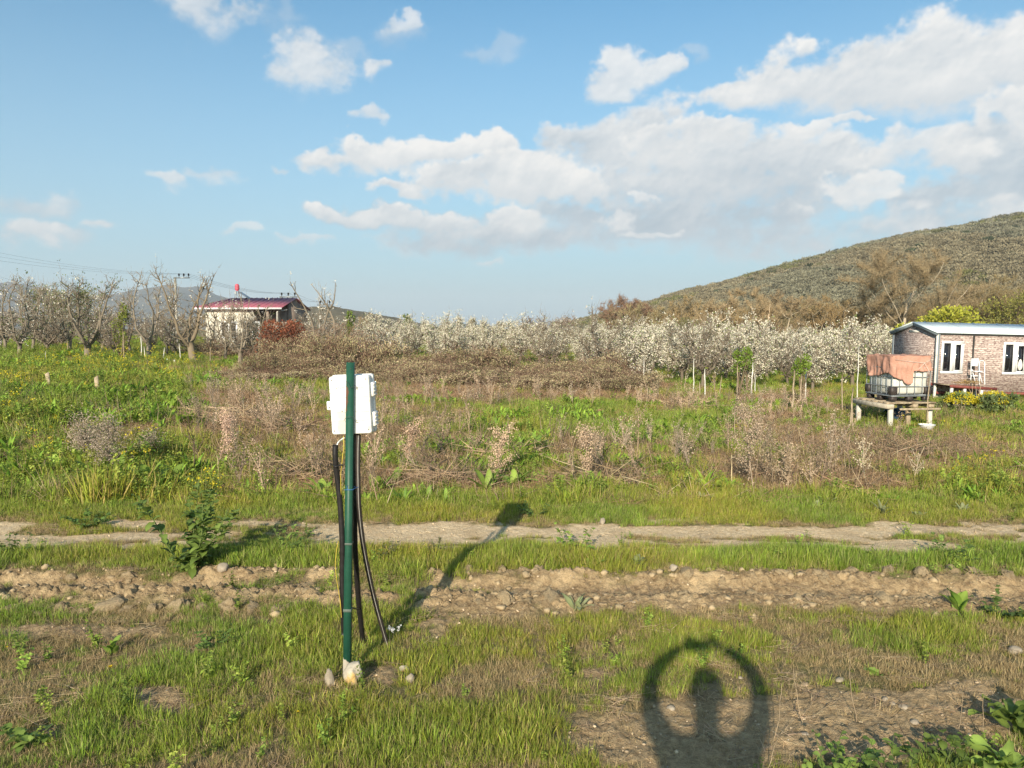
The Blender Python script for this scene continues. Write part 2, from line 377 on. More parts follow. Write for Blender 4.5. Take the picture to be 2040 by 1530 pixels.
# ------------------------------------------------------------------ the ground: one sheet, cut into ground / track / rut
def axis(f0, f1, step, lo, hi, g=1.22):
    a = list(np.arange(f0, f1 + 1e-6, step)); s = step
    while a[-1] < hi: s *= g; a.append(a[-1] + s)
    s = step
    while a[0] > lo: s *= g; a.insert(0, a[0] - s)
    return np.array(a)
def ground():
    ax = axis(-5.8, 5.8, .017, -5200, 5200, 1.16); ay = axis(3.0, 8.4, .017, -900, 6200, 1.16)
    X, Y = np.meshgrid(ax, ay); Z = gz(X, Y); tr, rt, br = dirt_masks(X, Y)
    near = sst(Y, 1, 2.9) * sst(-Y, -11, -8.6) * sst(-np.abs(X), -8, -6)
    bil = np.abs(fbm(X * 7, Y * 7, 70, 4, .55) * 2 - 1); lump = fbm(X * 3.2, Y * 3.6, 71, 4, .6); fine = fbm(X * 28, Y * 28, 72, 3, .6)
    lf = sst(-X, -1.2, .8); d = Y - rut_y(X)
    ridge = np.exp(-((d + .26) / .22) ** 2) * (.5 + .5 * lf) + .75 * np.exp(-((d - .29) / .10) ** 2)
    Z = Z + near * rt * ridge * ((.42 - bil) * .06 + (lump - .5) * .08 + (.16 - np.abs(fbm(X * 13, Y * 13, 75, 4, .65) - .5)) * .15 + (fbm(X * 30, Y * 30, 76, 3, .65) - .5) * .085) + near * (fine - .5) * (.012 + .030 * rt + .026 * br)
    Z = Z + near * br * ((lump - .5) * .04 + (.4 - bil) * .02) + near * tr * (lump - .5) * .03
    far = np.hypot(X, Y); Z = np.where(far > 140, Z + (fbm(X / 90, Y / 90, 73, 3) - .5) * 1.2 * sst(far, 140, 400), Z)
    V = np.stack([X, Y, Z], -1).reshape(-1, 3); nx, ny = len(ax), len(ay)
    i = (np.arange(ny - 1)[:, None] * nx + np.arange(nx - 1)[None]).ravel()
    Fq = np.stack([i, i + 1, i + nx + 1, i + nx], 1)
    C = np.stack([tr, rt, br], -1).reshape(-1, 3)
    reg = np.where(C[:, 0][i] > .5, 1, np.where(C[:, 1][i] > .5, 2, 0))
    reg[(np.abs(V[i, 0]) > 60)] = 0
    m = bpy.data.materials.new('soil'); m.use_nodes = True; T = NT(m.node_tree)
    co = T.n('ShaderNodeNewGeometry').outputs['Position']
    s = T.n('ShaderNodeSeparateColor', i={0: T.n('ShaderNodeAttribute', attribute_name='Col').outputs[0]})
    n1 = T.noise(co, 2.2, 6, .65); n2 = T.noise(co, 26, 5, .7); n3 = T.noise(co, 140, 3, .6)
    field = T.mix(T.mr(n1, .35, .65), (.15, .155, .05), (.20, .16, .09))
    trk = T.mix(T.mr(n2, .35, .68), (.57, .425, .255), (.76, .61, .405)); trk = T.mix(T.mr(n1, .45, .68), trk, (.52, .39, .24))
    rut = T.mix(T.mr(n2, .3, .7), (.20, .138, .076), (.46, .335, .19)); rut = T.mix(T.mr(n1, .45, .65), rut, (.54, .40, .23))
    bare = T.mix(T.mr(n2, .3, .7), (.28, .198, .108), (.50, .37, .215)); bare = T.mix(T.mr(n3, .66, .74), bare, (.5, .42, .30))
    c = T.mix(s.outputs[2], field, bare); c = T.mix(s.outputs[1], c, rut); c = T.mix(s.outputs[0], c, trk)
    vor = T.n('ShaderNodeTexVoronoi', i={'Scale': 38.0, 'Vector': co}); peb = T.mr(vor.outputs['Distance'], .12, .2, 1, 0)
    anyd = T.m('MAXIMUM', T.m('MAXIMUM', s.outputs[0], s.outputs[1]), s.outputs[2])
    pm = T.m('MULTIPLY', T.m('MULTIPLY', peb, T.mr(T.n('ShaderNodeSeparateColor', i={0: vor.outputs['Color']}).outputs[0], .72, .8)), anyd)
    c = T.mix(pm, c, (.52, .46, .37))
    h = T.m('ADD', T.m('MULTIPLY', n2, .9), T.m('MULTIPLY_ADD', n3, .35, T.m('MULTIPLY', pm, .5)))
    bp = T.n('ShaderNodeBump', i={'Strength': 1.0, 'Distance': .032, 'Height': h})
    b = T.n('ShaderNodeBsdfPrincipled', i={'Base Color': c, 'Roughness': .95, 'Specular IOR Level': .1, 'Normal': bp.outputs[0]})
    T.n('ShaderNodeOutputMaterial', i={0: b.outputs[0]})
    for k, nm in ((0, 'ground'), (1, 'dirt_track'), (2, 'dirt_rut')):
        fq = Fq[reg == k]; u, inv = np.unique(fq.ravel(), return_inverse=True)
        mb = MB(); mb.add(V[u], inv.reshape(-1, 4), C[u]); tag(mb.build(nm, m, smooth=True), kind='structure')
ground()
# ------------------------------------------------------------------ far hills
def hill_mat(name, a, b, sc):
    m = bpy.data.materials.new(name); m.use_nodes = True; T = NT(m.node_tree); co = T.n('ShaderNodeNewGeometry').outputs['Position']
    n1 = T.noise(co, sc, 6, .65); n2 = T.noise(co, sc * 9, 4, .6)
    c = T.mix(T.mr(T.m('ADD', T.m('MULTIPLY', n1, .6), T.m('MULTIPLY', n2, .5)), .4, .7), a, b)
    bs = T.n('ShaderNodeBsdfPrincipled', i={'Base Color': c, 'Roughness': 1.0, 'Specular IOR Level': 0})
    T.n('ShaderNodeOutputMaterial', i={0: bs.outputs[0]}); return m
def ridge_hill(name, pts, D, depth, mat, rough, seed, nx=300, ny=24):
    """terrain whose skyline passes through the given directions at distance D and falls towards the viewer and away"""
    xs = np.array([p[0] for p in pts], float); ys = np.array([p[1] for p in pts], float)
    px = np.linspace(xs[0], xs[-1], nx); py = np.interp(px, xs, ys)
    k = max(3, nx // 60); py = np.convolve(np.pad(py, k, mode='edge'), np.ones(2 * k + 1) / (2 * k + 1), 'valid')
    t = np.linspace(-1.0, .8, ny)
    rows = []
    for tt in t:
        row = []
        for a, b in zip(px, py):
            p = P(a, b, D); h = p[2] + 4
            dd = D + tt * depth; sh = math.cos(min(1, abs(tt)) * math.pi / 2) ** 1.3
            row.append((p[0] * dd / D, dd, -4 + h * sh))
        rows.append(row)
    V = np.array(rows); V[..., 2] += rough * (fbm(V[..., 0] / (depth * .16), V[..., 1] / (depth * .16), seed, 5, .55) - .55) * np.cos(np.clip(np.abs(t), 0, 1) * math.pi / 2)[:, None]
    i = (np.arange(ny - 1)[:, None] * nx + np.arange(nx - 1)[None]).ravel()
    mb = MB(); mb.add(V.reshape(-1, 3), np.stack([i, i + 1, i + nx + 1, i + nx], 1))
    return tag(mb.build(name, mat, smooth=True), kind='structure'), V
ridge_hill('mountains', [(-900,600),(-500,570),(-200,580),(0,566),(70,574),(140,592),(220,590),(280,578),(330,575),(400,578),(440,590),(480,604),(540,612),(640,632),(760,648),(1000,652)], 3600, 1500, hill_mat('far_woods', (.075, .085, .085), (.13, .135, .125), .004), 60, 80)
ridge_hill('low_hill', [(420,640),(520,624),(600,612),(660,612),(720,620),(770,631),(820,644),(870,652),(930,656)], 900, 260, hill_mat('scrub', (.08, .075, .045), (.17, .14, .085), .03), 9, 81)
_, HV = ridge_hill('wooded_hill', [(1120,656),(1200,634),(1290,608),(1400,588),(1500,564),(1600,537),(1700,511),(1800,489),(1900,472),(2040,449),(2250,418),(2600,385),(3000,400),(3500,440),(4200,520)], 560, 400, hill_mat('wooded_slope', (.07, .06, .035), (.14, .115, .06), .02), 10, 82, 320, 40)
# ------------------------------------------------------------------ ground cover
def source(name, mbs, mat):
    """models that only the ground cover uses, kept out of the scene's own collection"""
    global COL
    keep = COL; c = bpy.data.collections.new(name); COL = c
    for k, mb in enumerate(mbs): mb.build('%s_%02d' % (name, k), mat)
    COL = keep; return c
def scatter(name, pts, rot, scl, idx, tint, coll, label=None):
    n = len(pts); me = bpy.data.meshes.new(name); me.vertices.add(n); me.vertices.foreach_set('co', np.asarray(pts, np.float32).ravel())
    for nm, ty, arr, fld in (('rot', 'FLOAT_VECTOR', rot, 'vector'), ('scl', 'FLOAT_VECTOR', scl, 'vector'), ('tint', 'FLOAT_VECTOR', tint, 'vector'), ('idx', 'INT', idx, 'value')):
        a = me.attributes.new(nm, ty, 'POINT'); a.data.foreach_set(fld, np.asarray(arr, np.int32 if ty == 'INT' else np.float32).ravel())
    o = bpy.data.objects.new(name, me); COL.objects.link(o)
    g = bpy.data.node_groups.new(name, 'GeometryNodeTree')
    g.interface.new_socket('Geometry', in_out='INPUT', socket_type='NodeSocketGeometry'); g.interface.new_socket('Geometry', in_out='OUTPUT', socket_type='NodeSocketGeometry')
    N, L = g.nodes, g.links; gi = N.new('NodeGroupInput'); go = N.new('NodeGroupOutput'); ip = N.new('GeometryNodeInstanceOnPoints')
    ci = N.new('GeometryNodeCollectionInfo'); ci.inputs[0].default_value = coll; ci.inputs[1].default_value = True; ci.inputs[2].default_value = True
    ip.inputs['Pick Instance'].default_value = True
    def na(nm, ty):
        q = N.new('GeometryNodeInputNamedAttribute'); q.data_type = ty; q.inputs[0].default_value = nm; return q.outputs[0]
    L.new(gi.outputs[0], ip.inputs['Points']); L.new(ci.outputs[0], ip.inputs['Instance']); L.new(na('idx', 'INT'), ip.inputs['Instance Index'])
    e2r = N.new('FunctionNodeEulerToRotation'); L.new(na('rot', 'FLOAT_VECTOR'), e2r.inputs[0]); L.new(e2r.outputs[0], ip.inputs['Rotation'])
    L.new(na('scl', 'FLOAT_VECTOR'), ip.inputs['Scale']); L.new(ip.outputs[0], go.inputs[0])
    md = o.modifiers.new('cover', 'NODES'); md.node_group = g
    return tag(o, label, None, None, 'stuff')
def blades(n, rad, h0, h1, w, lean0, lean1, cols, seg=3, sag=0.0):
    mb = MB(); r = rad * np.sqrt(rng.random(n)); a = rng.random(n) * 6.283; bx, by = r * np.cos(a), r * np.sin(a)
    yaw = a + rng.normal(0, .9, n); L = rng.uniform(h0, h1, n); t = np.linspace(0, 1, seg + 1)
    l0 = np.abs(rng.normal(0, lean0, n)); l1 = l0 + np.abs(rng.normal(0, lean1, n)) + sag
    ang = l0[:, None] + (l1 - l0)[:, None] * t[None, :] ** 1.5
    hx = np.cumsum(np.concatenate([np.zeros((n, 1)), np.sin(ang[:, :-1]) * (L / seg)[:, None]], 1), 1)
    hz = np.cumsum(np.concatenate([np.zeros((n, 1)), np.cos(ang[:, :-1]) * (L / seg)[:, None]], 1), 1)
    cx, cy = np.cos(yaw)[:, None], np.sin(yaw)[:, None]; px, py = bx[:, None] + hx * cx, by[:, None] + hx * cy
    fa = yaw + 1.57 + rng.normal(0, .7, n); wx, wy = np.cos(fa)[:, None], np.sin(fa)[:, None]
    ww = (w * rng.uniform(.6, 1.3, n))[:, None] * (1 - t[None] ** 1.6 * .93) * .5
    v = np.stack([np.stack([px - wx * ww, py - wy * ww, hz], -1), np.stack([px + wx * ww, py + wy * ww, hz], -1)], 2).reshape(n, -1, 3)
    i = np.arange(n)[:, None, None] * (2 * (seg + 1)) + np.arange(seg)[None, :, None] * 2
    f = (i + np.array([0, 1, 3, 2])[None, None]).reshape(-1, 4)
    cols = np.asarray(cols); c = cols[rng.integers(0, len(cols), n)] * rng.uniform(.75, 1.25, (n, 1))
    mb.add(v.reshape(-1, 3), f, np.repeat(c, 2 * (seg + 1), 0)); return mb
GREENS = [(.245,.30,.04),(.29,.325,.045),(.20,.275,.04),(.33,.33,.08),(.24,.32,.045),(.33,.29,.11)]
STRAWS = [(.34,.265,.155),(.42,.34,.21),(.27,.20,.115),(.31,.235,.14)]
BROWNS = [(.27,.19,.125),(.34,.25,.165),(.22,.155,.105),(.30,.21,.145)]
C_GRASS = source('grass_tuft', [blades(26, .6, .4, 1.05, .045, .32, .75, GREENS) for _ in range(6)], M_GI)
C_STRAW = source('straw_tuft', [blades(26, .6, .35, 1.0, .03, .75, .5, STRAWS) for _ in range(5)], M_DI)
def stalk_heap(n, lie, cols):
    mb = MB(); a = rng.normal(0, .5, (n, 3)) * [.55, .4, .02]; yaw = rng.random(n) * 6.283; L = rng.uniform(.4, 1.2, n)
    el = np.abs(rng.normal(0, lie, n)); d = np.stack([np.cos(yaw) * np.cos(el), np.sin(yaw) * np.cos(el), np.sin(el)], 1)
    a[:, 2] = np.abs(rng.normal(0, .10, n)); c = np.asarray(cols)[rng.integers(0, len(cols), n)] * rng.uniform(.7, 1.3, (n, 1))
    b = a + d * L[:, None]; mb.twigs(a, b, rng.uniform(.006, .014, n), c)
    k = rng.integers(0, n, n * 2); tt = rng.uniform(.3, .95, n * 2); s = a[k] + d[k] * (L[k] * tt)[:, None]; e = s + rng.normal(0, .11, (n * 2, 3)) + [0, 0, .03]
    mb.twigs(s, e, .005, c[k]); return mb
C_HEAP = source('stalk_heap', [stalk_heap(34, .28, BROWNS + STRAWS) for _ in range(4)], M_DI)
C_STAND = source('dead_stalk', [stalk_heap(16, 1.25, STRAWS + BROWNS) for _ in range(4)], M_DI)
def rosette(n, L, w, p0, p1, cols, seg=4):
    mb = MB()
    for k in range(n): mb.bigleaf((rng.normal(0, .06), rng.normal(0, .06), 0), rng.random() * 6.283, L * rng.uniform(.6, 1.1), w * rng.uniform(.7, 1.2), rng.uniform(p0, p1), rng.uniform(.5, 1.4), np.asarray(cols[rng.integers(0, len(cols))]) * rng.uniform(.8, 1.2), seg, .08, k)
    return mb
C_WEED = source('weed', [rosette(14, 1.0, .10, .5, 1.5, [(.21,.31,.04),(.25,.335,.05),(.17,.27,.035)]) for _ in range(4)], M_GI)
def leafy(n, h, cols, ls=.12):
    mb = MB()
    for k in range(5):
        a = rng.random() * 6.283; top = np.array([math.cos(a) * .25, math.sin(a) * .25, h * rng.uniform(.7, 1.05)]); mb.twigs([[0, 0, 0]], [top], .012, (.14, .19, .05))
        m = n // 5; t = rng.uniform(.15, 1, m); p = top[None] * t[:, None]; y = rng.random(m) * 6.283; d = np.stack([np.cos(y), np.sin(y), rng.normal(.3, .4, m)], 1)
        mb.leaves(p, d, np.tile([0, 0, 1.0], (m, 1)) + rng.normal(0, .4, (m, 3)), ls * rng.uniform(.6, 1.4, m) * (1.3 - .6 * t), ls * .3, np.asarray(cols)[rng.integers(0, len(cols), m)] * rng.uniform(.75, 1.25, (m, 1)), bend=.15)
    return mb
C_LEAFY = source('leafy_weed', [leafy(60, 1.0, [(.21,.285,.045),(.25,.32,.055),(.30,.35,.075)], .15) for _ in range(4)], M_GI)
def flowers(n):
    mb = MB()
    for k in range(n):
        p = np.array([rng.normal(0, .25), rng.normal(0, .25), 0]); t = p + [rng.normal(0, .1), rng.normal(0, .1), rng.uniform(.6, 1.1)]; mb.twigs([p], [t], .012, (.17, .22, .05))
        m = 8; q = t + rng.normal(0, .05, (m, 3)); mb.leaves(q, rng.normal(0, 1, (m, 3)), rng.normal(0, 1, (m, 3)), .06, .026, np.array([.62, .50, .03]) * rng.uniform(.8, 1.2, (m, 1)))
    return mb
C_FLOWER = source('flower', [flowers(4) for _ in range(3)], M_GI)
def pebble(seed):
    r = np.random.default_rng(seed); v, f = ICO; w = v * (1 + .35 * (r.random((len(v), 1)) - .5)) * [1, r.uniform(.6, .9), r.uniform(.45, .7)]; mb = MB(); mb.add(w, f, (.45, .38, .29)); return mb
def ico(sub):
    import bmesh
    b = bmesh.new(); bmesh.ops.create_icosphere(b, subdivisions=sub, radius=1); v = np.array([q.co for q in b.verts]); f = np.array([[q.index for q in g.verts] for g in b.faces]); b.free(); return v, f
ICO = ico(1); ICO2 = ico(2); ICO3 = ico(3); ICO4 = ico(4)
C_PEB = source('pebble', [pebble(k) for k in range(6)], mat_leaf('pebble', True, trans=0, rough=.95, spec=.1, rnd=.35))

def sample(y0, y1, per_m2, k=.74, pad=.8):
    A = k * (y1 * y1 - y0 * y0) + 2 * pad * (y1 - y0); n = int(A * per_m2 * 1.0)
    m = int(n * 2 * (k * y1 + pad) * (y1 - y0) / A * 1.05); y = rng.uniform(y0, y1, m); x = rng.uniform(-1, 1, m) * (k * y1 + pad)
    ok = np.abs(x) < k * y + pad; return x[ok], y[ok]
DRYB = [(1000,768,280,20,1.0),(560,742,130,14,.9),(1230,765,90,22,.7),(900,952,470,20,.55),(620,950,110,30,.5),(600,850,150,36,.5),(480,790,90,40,.65),(860,855,110,36,.45),(1180,905,60,45,.5),
        (1560,915,100,55,.5),(1490,840,60,50,.4),(1800,905,150,40,.55),(1370,808,70,22,.9),(210,880,70,45,.5),(1350,890,110,45,.2),(1060,790,500,14,.4),(440,880,50,50,.5),(1300,985,200,14,.5),(850,1000,200,12,.2),
        (1010,825,50,32,-1.2),(1130,825,75,28,-1.1),(1260,838,62,34,-1.3),(1410,832,55,28,-.9),(1060,890,55,26,-1.1),(620,768,120,16,-1.0),(800,905,50,20,-.6),(1480,760,90,22,-.8),(560,890,60,30,-.4),(380,900,80,50,-.5)]
def dryness(x, y):
    px, py = proj(x, y, gz(x, y) + .12)
    b = .04 * sst(px, 330, 560) * (1 - .55 * sst(px, 1560, 1720)) + .06 + blobsum(px, py, DRYB)
    b = b - .25 * sst(y, 34, 46)
    return b + 1.9 * (fbm(x * .50, y * .40, 90, 4, .55) - .5) + 1.0 * (fbm(x * 2.4, y * 2.0, 91, 3, .6) - .5), px, py
def ground_cover():
    U = rng.uniform
    def place(name, x, y, coll, s, sy, idxn, tint, tilt=.12, dz=0.0, label=None):
        n = len(x); z = gz(x, y) + dz
        rot = np.stack([rng.normal(0, tilt, n), rng.normal(0, tilt, n), U(0, 6.283, n)], 1); scl = np.stack([s, s, s * sy], 1)
        scatter(name, np.stack([x, y, z], 1), rot, scl, rng.integers(0, idxn, n), tint, coll, label)
    def tint(n, hue, var=.12): # hue: 0 fresh green .. 1 yellowed
        a = np.array([.86, 1.0, .95]); b = np.array([1.28, 1.02, .95]); t = np.clip(hue, 0, 1)[:, None]
        return (a * (1 - t) + b * t) * (1 + rng.normal(0, var, (n, 1)))
    # --- turf around the tracks
    x, y = sample(2.9, 8.9, 1000); tr, rt, br = dirt_masks(x, y); dirt = np.maximum(np.maximum(tr, rt), br)
    n1 = fbm(x * 1.5, y * 1.9, 100, 4, .6); n2 = fbm(x * 6, y * 6, 101, 3, .6)
    px, py = proj(x, y, 0 * x); strip = np.exp(-((y - 6.52) / .38) ** 2) + sst(y, 7.6, 7.9)
    lush = .035 + n1 + .45 * (n2 - .5) + .22 * np.clip(strip, 0, 1) + blobsum(px, py, [(540,1290,150,50,.25),(640,1130,260,30,.2),(330,1300,300,20,.1),(1350,1260,250,25,.08),(1800,1270,250,26,.12),(1300,1330,120,40,.12),(420,1440,80,60,.12),(1000,1480,160,50,.1),(560,1330,100,60,.15),(1900,1480,150,40,-.1),(1600,1330,400,30,-.06),(760,1360,80,40,-.2),(1750,1330,240,36,-.10)])
    keep = (U(0, 1, len(x)) < (1 - dirt) ** 1.6) & (U(0, 1, len(x)) < np.clip((lush - .36) * 2.8, .07, .92))
    xx, yy, ll = x[keep], y[keep], lush[keep]
    dk = dirt[keep]; s = (.038 + .050 * np.clip((ll - .44) * 3, 0, 1) + .045 * np.exp(-((yy - 6.42) / .30) ** 2) + .04 * sst(yy, 7.85, 8.5)) * U(.5, 1.25, len(xx)) * (1 - .55 * sst(dk, .0, .3))
    place('grass', xx, yy, C_GRASS, s, U(.8, 1.15, len(xx)), 6, tint(len(xx), .25 + 1.4 * (fbm(xx * .9, yy * .9, 103, 3) - .42)))
    x, y = sample(2.9, 8.9, 900); tr, rt, br = dirt_masks(x, y); dirt = np.maximum(np.maximum(tr * 1.05, rt), br * .86); n1 = fbm(x * 1.5, y * 1.9, 100, 4, .6)
    keep = (U(0, 1, len(x)) < (1 - np.clip(dirt, 0, 1)) ** 1.3) & (U(0, 1, len(x)) < np.clip(.92 - (n1 - .36) * 2.6 - .5 * np.exp(-((y - 6.5) / .35) ** 2), .12, 1))
    xx, yy = x[keep], y[keep]
    place('dry_thatch', xx, yy, C_STRAW, U(.035, .085, len(xx)), U(.45, .9, len(xx)), 5, np.array([.98, .95, .82]) * (1 + rng.normal(0, .15, (len(xx), 1))))
    # loose straws lying about
    x, y = sample(3.0, 8.6, 16); tr, rt, br = dirt_masks(x, y); k = (tr < .5)
    place('fallen_stalks', x[k], y[k], C_HEAP, U(.08, .22, k.sum()), U(.3, .6, k.sum()), 4, np.ones((k.sum(), 3)) * U(.9, 1.6, (k.sum(), 1)), .1)
    # low broad weeds among the turf
    x, y = sample(3.0, 8.8, 16); tr, rt, br = dirt_masks(x, y); n = fbm(x * 1.1, y * 1.3, 110, 3); k = (np.maximum(np.maximum(tr, rt), br) < .35) & (U(0, 1, len(x)) < np.clip((n - .5) * 6, .04, 1))
    place('low_weeds', x[k], y[k], C_LEAFY, U(.07, .19, k.sum()), U(.7, 1.1, k.sum()), 4, tint(k.sum(), U(0, .5, k.sum())), .2)
    # --- the overgrown field
    parts = {q: [] for q in 'gswhdlf'}
    for (y0, y1, dens, sc) in ((8.5, 13, 250, 1.0), (13, 22, 95, 1.3), (22, 46, 30, 1.8), (46, 130, 3.6, 3.0)):
        x, y = sample(y0, y1, dens); d, px, py = dryness(x, y); u = U(0, 1, len(x)); left = 1 - sst(px, 300, 480)
        edge = 1 - sst(y, 8.6, 9.8)
        d = d - .5 * edge; g = u > np.clip((d - .02) * 1.5, .06, .86)
        hg = (.10 + .09 * U(0, 1, len(x)) + .08 * left - .02 * edge) * (.15 + 1.8 * fbm(x * 1.3, y * 1.1, 120, 3)) * (sc ** .35)
        wd = U(0, 1, len(x)); wn = fbm(x * .7, y * .6, 121, 3)
        isw = g & (wd < np.clip((wn - .38) * 2.2 - .2 * edge, 0.04, .55)); isl = g & ~isw & (wd > 1 - .10 - .06 * left)
        isg = g & ~isw & ~isl
        parts['g'].append((x[isg], y[isg], hg[isg])); k = isw & (U(0, 1, len(x)) < .42); parts['w'].append((x[k], y[k], hg[k] * 1.0)); parts['l'].append((x[isl], y[isl], hg[isl] * 1.1))
        r = ~g; kk = U(0, 1, len(x)); st = r & (kk < .62); hp = r & (kk >= .62) & (kk < .93); sd = r & (kk >= .96)
        if y0 > 40: hp = hp & (kk < .66)
        parts['s'].append((x[st], y[st], (.10 + .10 * U(0, 1, st.sum())) * sc ** .4)); parts['h'].append((x[hp], y[hp], U(.18, .42, hp.sum()) * (.72 + .28 * sc)))
        parts['d'].append((x[sd], y[sd], U(.22, .6, sd.sum())))
        fl = (U(0, 1, len(x)) < (.004 + .30 * blobsum(px, py, [(330,740,120,26,.5),(180,730,90,30,.35),(60,800,80,60,.16),(700,760,60,20,.03),(100,890,80,40,.08),(1500,760,80,20,.05),(1700,850,70,20,.12),(1960,920,60,30,.12)])) * sc ** 1.2 * .16) & g
        parts['f'].append((x[fl], y[fl], hg[fl] * 1.5))
    cat = {q: [np.concatenate([p[k] for p in v]) for k in range(3)] for q, v in parts.items()}
    x, y, h = cat['g']; place('field_grass', x, y, C_GRASS, h, U(.8, 1.25, len(x)), 6, tint(len(x), .30 + 1.5 * (fbm(x * .5, y * .4, 125, 3) - .42)), .15)
    x, y, h = cat['s']; place('dry_grass', x, y, C_STRAW, h, U(.7, 1.3, len(x)), 5, (np.array([1.02, .92, .88]) * (1 - sst(y, 15, 21)[:, None]) + np.array([.95, .78, .78]) * sst(y, 15, 21)[:, None]) * (1 + rng.normal(0, .16, (len(x), 1))), .25)
    x, y, h = cat['w']; place('broad_weeds', x, y, C_WEED, h * 1.15, U(.8, 1.2, len(x)), 4, tint(len(x), U(0, .45, len(x))), .15)
    x, y, h = cat['l']; place('leafy_weeds', x, y, C_LEAFY, h * 1.1, U(.8, 1.2, len(x)), 4, tint(len(x), U(0, .7, len(x))), .2)
    x, y, h = cat['h']; place('stalk_litter', x, y, C_HEAP, h, U(.45, 1.0, len(x)), 4, np.array([1.25, 1.10, 1.05]) * (1 + rng.normal(0, .18, (len(x), 1))), .12)
    x, y, h = cat['d']; place('standing_stalks', x, y, C_STAND, h, U(.8, 1.3, len(x)), 4, np.ones((len(x), 3)) * U(.8, 1.25, (len(x), 1)), .15)
    x, y, h = cat['f']; place('wildflowers', x, y, C_FLOWER, h, U(.9, 1.3, len(x)), 3, np.ones((len(x), 3)), .1)
    # tall dead seed stalks all over the plot
    x, y = sample(8.9, 24, 2.0); d, px, py = dryness(x, y); k = (px > 380) & (px < 1980) & (U(0, 1, len(x)) < np.clip(.25 + d, .05, .8) * (1 - .75 * sst(px, 1640, 1760)))
    place('seed_stalks', x[k], y[k], source('seed_stalk', SEEDS(), M_DI), U(.35, .8, k.sum()), U(.9, 1.3, k.sum()), 6, np.ones((k.sum(), 3)) * U(.7, 1.25, (k.sum(), 1)), .22)
    # gravel on the bare places
    x, y = sample(2.9, 8.2, 620); tr, rt, br = dirt_masks(x, y); k = U(0, 1, len(x)) < np.maximum(np.maximum(tr * .45, rt * .55), br * .8) * .55
    s = .0035 + .011 * U(0, 1, k.sum()) ** 4; s = np.where(U(0, 1, k.sum()) < .012, s * 1.8, s)
    place('gravel', x[k], y[k], C_PEB, s, U(.7, 1, k.sum()), 6, np.ones((k.sum(), 3)) * U(.6, 1.25, (k.sum(), 1)) * np.array([1, .93, .82]), .3, .004)


def SEEDS():
    out = []
    for k in range(6):
        r = np.random.default_rng(950 + k); c = np.array([(.40,.30,.21),(.34,.27,.20),(.46,.34,.24)][k % 3]); mb = MB(); n = 9; yaw = r.random(n) * 6.28; sp = r.uniform(.05, .30, n); sp[0] = .03
        z0 = r.uniform(.0, .5, n); z0[0] = 0; a = np.stack([0 * yaw, 0 * yaw, z0], 1); b = a + np.stack([np.cos(yaw) * sp, np.sin(yaw) * sp, r.uniform(.3, .55, n)], 1); b[0] = (.03, .02, 1.0); mb.twigs(a, b, np.linspace(.012, .006, n), c * .9)
        m = 190; j = r.integers(0, n, m); t = r.uniform(.3, 1, m)[:, None]; p = a[j] * (1 - t) + b[j] * t + r.normal(0, .022, (m, 3)); mb.leaves(p, r.normal(0, 1, (m, 3)), r.normal(0, 1, (m, 3)), r.uniform(.02, .045, m), .012, c * r.uniform(.7, 1.3, (m, 1))); out.append(mb)
    return out
ground_cover()
